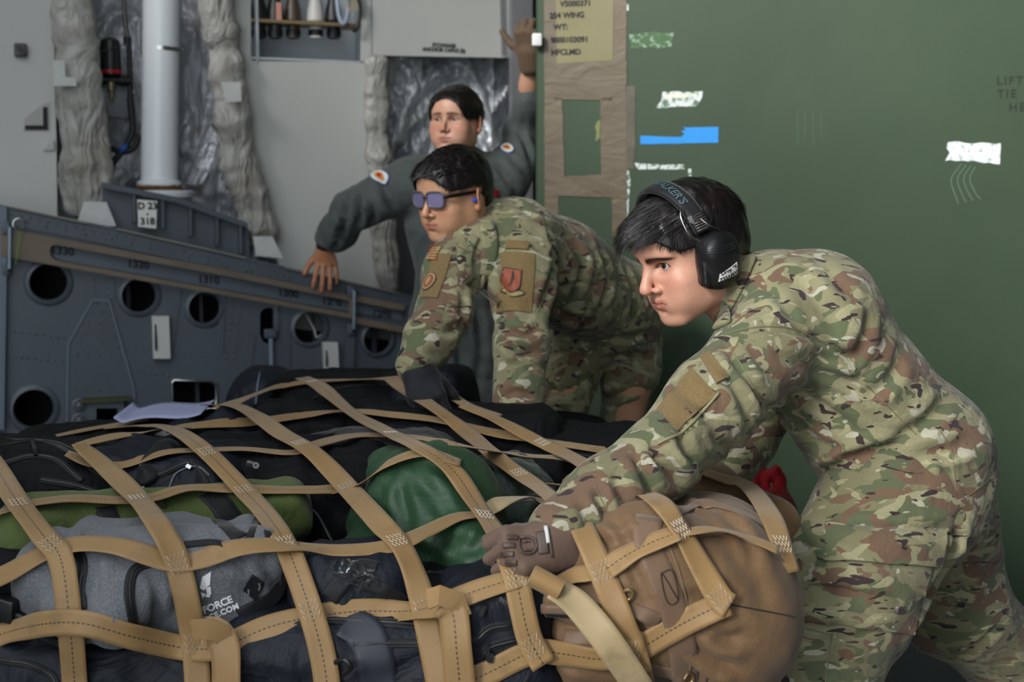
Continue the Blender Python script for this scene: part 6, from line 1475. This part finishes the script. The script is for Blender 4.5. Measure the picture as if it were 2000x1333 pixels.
s.cone(D(1000, 480, 3.44), D(945, 492, 3.34), .112, .088, .04); s.cone(D(975, 455, 3.42), D(955, 448, 3.40), .078, .066, .03)
s.cone(D(1110, 570, 3.6), D(1160, 600, 3.72), .10, .10, .04)
s.path([D(905, 500, 3.32), D(880, 530, 3.26), D(868, 610, 3.19), D(838, 665, 3.12), D(812, 712, 3.06)], [.068, .062, .060, .055, .046], .035)
s.path([D(1015, 495, 3.34), D(1022, 560, 3.26), D(1018, 680, 3.19), D(1014, 770, 3.13), D(1010, 840, 3.08)], [.085, .070, .060, .056, .050], .035)
cz = [([(905, 545), (940, 570), (985, 610)], .010, .014), ([(1070, 430), (1080, 520), (1060, 600)], .008, .014), ([(1010, 400), (1060, 440), (1120, 470)], .006, .014), ([(1100, 460), (1140, 520), (1110, 600)], .008, .015), ([(1170, 480), (1190, 550), (1160, 620)], .008, .015),
      ([(1030, 470), (1090, 520), (1100, 560)], .008, .013), ([(985, 640), (1020, 655), (1055, 640)], .010, .011), ([(985, 665), (1015, 690), (1055, 690)], .010, .011), ([(985, 720), (1020, 710), (1050, 730)], .008, .011), ([(980, 780), (1010, 765), (1050, 780)], .007, .010),
      ([(845, 600), (880, 610), (910, 600)], .009, .011), ([(840, 640), (870, 650), (900, 635)], .008, .011), ([(810, 680), (840, 690), (860, 700)], .007, .010), ([(1060, 590), (1110, 620), (1160, 630)], .010, .014), ([(950, 520), (985, 560), (1000, 600)], .008, .012), ([(900, 560), (905, 600), (895, 640)], .008, .010), ([(1220, 520), (1240, 580), (1230, 640)], .007, .014)]
s.half(D(1190, 640, 3.8), (-.30, 0, -.95), .004) if False else None
jk2, jk2b, V_, Q_ = garment('jacket', s, M_camo2, man2, .006, 8, 17, cz)
for pts in ([(910, 548), (950, 580), (988, 612)], [(1060, 430), (1075, 500), (1070, 560), (1050, 610)], [(1200, 470), (1245, 540), (1250, 640)], [(985, 400), (1060, 420), (1130, 440)], [(1060, 610), (1130, 640), (1180, 650)]): seam_on(jk2b, jk2, pts, .003)
# collar points and undershirt
s = SDF(D(940, 470, 3.38)-.17, D(940, 470, 3.38)+.17, .005)
s.cone(D(972, 470, 3.42), D(942, 448, 3.39), .082, .070, .01); s.cone(D(985, 480, 3.43), D(920, 430, 3.37), .072, .060, .004, None, 'sub'); s.half(D(938, 446, 3.39), nrm([-.75, -.3, .35])); s.half(D(975, 474, 3.42), nrm([.8, .2, -.3]))
garment('collar', s, M_camo2, man2, .004, 14, 3)
for pts in ([(950, 440), (957, 480), (950, 520), (938, 552)], [(922, 462), (908, 490), (905, 520), (912, 548)]):
    P, N = cam_path(jk2b, pts, 20, .006)
    if P is not None: b = strap_mesh(P, N, .040, .010); adopt(mkobj('collar_flap', b[0], b[1], M_camo2, uv=b[2]), jk2)
s = SDF(D(930, 480, 3.33)-.1, D(930, 480, 3.33)+.1, .005); s.ell(D(928, 487, 3.335), (.045, .06, .045), .0); V, Q = s.mesh(); adopt(mkobj('undershirt', V, Q, M_tee), man2)
# sleeve panels with patches
def spanel(bv, par, c, w, h, up, nm, mat, off=.004, disc=False, nx=12):
    pr = ray(*c); hh, nn_, _, dd = bv.ray_cast(Vector(CAM), Vector(pr), 6)
    if hh is None: return None
    nn_ = np.array(nn_); nn_ = -nn_ if nn_@pr > 0 else nn_; pr = nrm(pr*.5-nn_*.5)
    mb = drape_patch(bv, np.array(hh), pr, up, w, h, off, .003, nx, nx, disc_shape if disc else None); o = mb.build(nm, mat, smooth=True, ang=50); adopt(o, par); return o
M_shld = paint('shield_red', '#8f4a32', .7); M_brn = paint('patch_brown', '#3a302b', .8); M_ofw = paint('patch_tan', '#9c8a5e', .8)
spanel(jk2b, jk2, (1010, 548), .078, .150, (.10, 0, 1), 'sleeve_panel', M_velcro); spanel(jk2b, jk2, (1010, 480), .055, .022, (.1, 0, 1), 'shoulder_tab', M_velcro, .006)
spanel(jk2b, jk2, (1000, 572), .058, .018, (.10, 0, 1), 'patch_scroll', M_brn, .0058, True); spanel(jk2b, jk2, (1000, 572), .052, .013, (.10, 0, 1), 'patch_scroll', M_ofw, .0068, True)
def shield_shape(a, b): return a*(1-.45*max(0, -b)**2), b
for (w, h, mt, of) in ((.044, .052, M_brn, .0075), (.038, .046, M_shld, .0085)):
    hh, nn_, _, dd = jk2b.ray_cast(Vector(CAM), Vector(ray(1000, 549)), 6); mb = drape_patch(jk2b, np.array(hh), ray(1000, 549), (.10, 0, 1), w, h, of, .003, 12, 12, shield_shape); adopt(mb.build('unit_patch', mt, smooth=True, ang=50), jk2)
spanel(jk2b, jk2, (1001, 545), .005, .030, (.1, 0, 1), 'patch_figure', M_brn, .010)
spanel(jk2b, jk2, (852, 540), .045, .120, (.15, 0, 1), 'sleeve_panel', M_velcro); 
for (w, h, mt, of) in ((.036, .050, M_brn, .0060), (.031, .045, M_ofw, .0070), (.024, .036, M_shld, .0080), (.010, .024, M_ofw, .0088)): spanel(jk2b, jk2, (840, 552), w, h, (.15, 0, 1), 'unit_patch', mt, of, True)
fp = spanel(jk2b, jk2, (848, 496), .028, .036, (.15, 0, 1), 'flag_patch', M_ofw, .006)
for k in range(6): spanel(jk2b, jk2, (848, 484+k*5), .026, .003, (.15, 0, 1), 'patch_stripe', M_shld, .0068, nx=5)
# hands in black gloves
s = SDF(D(820, 735, 3.04)-.14, D(820, 735, 3.04)+.14, .0042)
hand_sdf(s, D(814, 718, 3.05), nrm([.25, -.5, -.6]), (-.1, -.7, .75), (1, 0, 0), [(.5, .6, .4)]*4, .08, 1.05, (.6, .4), 1.15, .006, .030)
V, Q = s.mesh(); o = adopt(mkobj('glove', V, Q, M_glove_b), man2)
s = SDF(D(1010, 865, 3.06)-.15, D(1010, 865, 3.06)+.15, .0045)
hand_sdf(s, D(1010, 848, 3.08), nrm([-.3, -.6, -.35]), (-.1, -.4, .9), (-1, 0, 0), [(.5, .6, .4)]*4, .08, 1.05, (.6, .4), 1.15, .006, .030)
V, Q = s.mesh(); o = adopt(mkobj('glove', V, Q, M_glove_b), man2)
def line2(x, y, z): return male_line(x, y, z, .066, .071)
hair_cap(h2, man2, line2, .009, 3000, 8, 'short black hair', h=.004, lenf=lambda p: .020 if p[2] > .06 else (.010 if p[2] > .02 else .005), dirf=lambda p: np.array([.3, 1., .1]) if p[2] > .05 else np.array([0, .1, -1.]), hw=.0012)
# sunglasses
R2, O2 = h2['R'], h2['O']
def L2(x, y, z): return O2+R2@np.array([x, y, z])
sg = empty('sunglasses', L2(0, 0, 0)); adopt(sg, man2); sg['label'] = 'dark sunglasses with mirrored purple lenses'
def e2(o, par=None): o.parent = par or sg; o.location = Vector(o.location)-wloc(par or sg); return o
t = NT('mirror_lens'); M_lens = t.done(hexc('#b9aee0'), .06, .7, None, .8); M_frame = paint('frame_black', '#101011', .25)
for q in (-1, 1):
    pts = []
    for a in np.linspace(0, 2*math.pi, 33)[:-1]:
        c_, s_ = math.cos(a), math.sin(a); x = .0275*math.copysign(abs(c_)**.55, c_); z = .0205*math.copysign(abs(s_)**.6, s_); x *= (1+.08*(z/.02)); pts.append((q*.033+x, z+.002))
    ring = [L2(x, .1035-.35*abs(x)**1.0*.55, z) for x, z in pts]
    m = MB(); m.tube(ring+[ring[0]], .0028, 8, cap=False); e2(m.build('lens_rim', paint('frame_grey', '#55555a', .3), smooth=True))
    m = MB(); m.prism([L2(x, .1030-.35*abs(x)*.55, z) for x, z in pts], .0015, R2@np.array([0, -1, 0])); e2(m.build('lens', M_lens))
    m = MB(); m.tube([L2(q*.060, .0925, .010), L2(q*.073, .078, .010), L2(q*.083, .0, .008), L2(q*.084, -.02, .004)], [.0045, .005, .0042, .003], 10); e2(m.build('temple_arm', M_frame, smooth=True))
m = MB(); m.tube([L2(-.008, .1015, .008), L2(0, .104, .010), L2(.008, .1015, .008)], .0028, 8); e2(m.build('bridge', M_frame, smooth=True))
m = MB(); m.lathe(L2(-.080, .006, -.012), R2@np.array([-1, 0, 0]), [(.004, 0), (.0052, .002), (.005, .009), (.003, .011)], 14); o = m.build('earplug', paint('earplug_blue', '#1f4fd0', .6), smooth=True); adopt(o, man2); o['label'] = 'blue foam earplug'

# ------------------------------------------------------------------ WOMAN IN FLIGHT SUIT
SKW = '#c99a80'
hw_ = make_head(W(890, 237, 4.42), (-.36, -.93, .03), (.0, 0, 1), SKW, W(905, 330, 4.47), fem=1, nose=.98, jaw=1.08, h=.0022, scale=.94, lips='#a85f58', open_=1.05, mouth_w=1.08, wide=1.06, brow_w=.0036)
WR = WP(634, 500, -.02); WR[2] += .02
inn = inner([([D(895, 610, 4.46), D(893, 480, 4.46), D(893, 380, 4.46), D(905, 325, 4.47)], [.10, .085, .09, .045]), ([D(893, 370, 4.46), D(800, 362, 4.42), D(690, 405, 4.45), WR+np.array([.02, -.02, .03])], [.05, .045, .035, .024]),
             ([D(893, 370, 4.46), D(985, 350, 4.5), D(1018, 268, 4.62), D(1034, 165, 4.5), D(1034, 108, 4.42)], [.05, .045, .038, .028, .027]),
             ([D(895, 610, 4.46), D(860, 660, 4.46), (-.22, 4.44, .45), (-.22, 4.5, .12)], [.09, .07, .05, .035]), ([D(895, 610, 4.46), D(940, 660, 4.48), (-.08, 4.46, .45), (-.07, 4.5, .12)], [.09, .07, .05, .035])], SKW)
# bare hand resting over the ledge
s = SDF(WR-.16, WR+.16, .0030)
s.cone(WR+np.array([.02, -.02, .035]), WR, .026, .024, .01)
fW = nrm(nw*.72+np.array([0, 0, -.55])-uw*.12); bW = nrm(nw*.55+zw*.8)
hand_sdf(s, WR, fW, bW, -uw, [(.55, .35, .2), (.5, .35, .2), (.5, .35, .2), (.6, .35, .2)], .16, .98, (.75, .25), 1.0, .003, .022)
Vh, Qh = s.mesh(); Ch = np.tile(np.array(hexc('#b9805f')[:3]), (len(Vh), 1))
wom = join_body([(hw_['V'], hw_['Q'], hw_['C']), inn, (Vh, Qh, Ch)], 'person', M_skin, 'woman in a grey-green flight suit standing behind, one gloved hand raised')
add_eyes(hw_, (-.46, -.9, .05), wom)
s = SDF((-.80, 4.05, .05), (.16, 5.0, 1.72), .0105); FX = ([1, 0, 0], 1.42)
s.cone(D(893, 440, 4.46), D(893, 372, 4.46), .118, .112, .04, FX); s.cone(D(895, 600, 4.46), D(893, 440, 4.46), .115, .112, .05, ([1, 0, 0], 1.3))
s.path([D(855, 345, 4.46), D(805, 360, 4.43), D(735, 388, 4.42), D(688, 412, 4.45), D(660, 455, 4.52), WR+np.array([.015, -.03, .05])], [.072, .080, .066, .062, .056, .040], .04)
s.path([D(930, 345, 4.47), D(985, 348, 4.5), D(1008, 310, 4.56), D(1018, 262, 4.62), D(1030, 205, 4.55), D(1033, 190, 4.52)], [.075, .078, .062, .056, .046, .044], .04)
s.cone(D(903, 330, 4.46), D(905, 318, 4.46), .066, .060, .03)
s.path([D(862, 640, 4.46), (-.215, 4.44, .62), (-.22, 4.44, .38), (-.22, 4.49, .14)], [.118, .095, .085, .08], .04); s.path([D(935, 640, 4.48), (-.09, 4.46, .62), (-.08, 4.46, .38), (-.07, 4.49, .14)], [.118, .095, .085, .08], .04)
cz = [([(745, 345), (760, 390), (775, 420)], .010, .014), ([(700, 380), (705, 420), (690, 450)], .014, .012), ([(675, 385), (680, 420), (672, 455)], .014, .012), ([(655, 405), (668, 440), (665, 470)], .012, .011), ([(720, 390), (730, 420), (720, 440)], .012, .012), ([(760, 440), (785, 500), (790, 560)], .008, .015),
      ([(940, 330), (980, 380), (1000, 430)], .010, .015), ([(975, 330), (1005, 380), (1020, 430)], .010, .015), ([(1010, 250), (1030, 290), (1035, 330)], .010, .013), ([(870, 420), (880, 500), (870, 560)], .008, .015), ([(930, 600), (940, 680), (930, 760)], .012, .014), ([(880, 620), (900, 700), (890, 780)], .008, .014), ([(990, 300), (1020, 330), (1040, 360)], .010, .014), ([(640, 440), (660, 470), (650, 490)], .010, .010)]
fs, fsb, V_, Q_ = garment('flight_suit', s, M_flight, wom, .010, 8, 27, cz)
for a in ((-.22, 4.50, .20), (-.07, 4.50, .20)):
    s = SDF((a[0]-.15, a[1]-.30, -.005), (a[0]+.15, a[1]+.2, .33), .010); shoe(s, a, (-.1, -1, 0)); V, Q = s.mesh(); adopt(mkobj('boot', V, Q, M_bootg), wom)
s = SDF(WR-.14, WR+.14, .005); s.cone(WR+np.array([.016, -.026, .040]), WR+np.array([.006, -.012, .018]), .036, .034, .0); V, Q = s.mesh(); o = adopt(mkobj('undersleeve', V, Q, M_web), wom)
# suit collar, zip, patches
s = SDF(D(905, 322, 4.45)-.15, D(905, 322, 4.45)+.15, .006); s.cone(D(905, 335, 4.46), D(906, 306, 4.45), .072, .066, .0); s.cone(D(905, 345, 4.46), D(906, 290, 4.45), .062, .058, .0, None, 'sub'); s.half(D(905, 304, 4.45), (0, -.4, 1)); s.half(D(905, 336, 4.45), (0, 0, -1)); garment('collar', s, M_flight, wom, .004, 12, 4)
seam_on(fsb, fs, [(893, 335), (892, 450), (893, 560)], .008, .002, '#2c2f30', 'front_zip')
pa = paint('patch_white', '#d6d8dc', .7); pb = paint('patch_blue', '#3b4a86', .7); pc = paint('patch_gold', '#c79a3a', .7)
for c, q in (((742, 345), 1), ((990, 290), 1)):
    for w, mt, of in ((.075, pb, .004), (.068, pa, .005), (.040, pc, .006), (.022, M_red, .007)): spanel(fsb, fs, c, w*(.55 if c[0] > 900 else 1), w*(.6 if c[0] < 900 else .8), (.5, 0, .85) if c[0] < 900 else (-.5, .2, .8), 'round_patch', mt, of, True)
o = spanel(fsb, fs, (965, 377), .048, .022, (0, 0, 1), 'red_name_tape', M_red, .004)
# raised work glove gripping the container's edge
gw = D(1034, 112, 4.42); s = SDF(gw-.17, gw+.17, .0042)
hand_sdf(s, gw, nrm([-.10, -.45, .85]), (-.2, -.85, -.3), (-1, 0, .1), [(1.3, .8, .5), (1.2, .8, .5), (1.0, .9, .5), (.9, .9, .5)], .30, 1.02, (1.5, .3), 1.18, .005, .032)
V, Q = s.mesh(); o = adopt(mkobj('glove', V, Q, M_glove_w), wom); o['label'] = 'raised brown and black work glove'
cb_ = MB(); cb_.box(D(1049, 78, 4.22), (.016, .012, .020), None, .006); cp = cb_.build('corner_pad', paint('white_pad', '#e4e4e2', .6), smooth=True); tag(cp, 'small white pad at the container edge beside the raised glove', 'pad'); recenter(cp)
def linew(x, y, z): return ((y < .005) & (z > np.where(y > -.045, .012, -.055))) | ((y >= .005) & ((x/.066)**2+((z+.012)/.082)**2 > 1) & (z > .0))
hair_cap(hw_, wom, linew, .009, 1500, 12, 'black hair pulled tightly back', bun=True, h=.004, lenf=lambda p: .030, dirf=lambda p: np.array([.4*np.sign(p[0]), -1., -.2]), nf=lambda p: .02, hw=.0012)
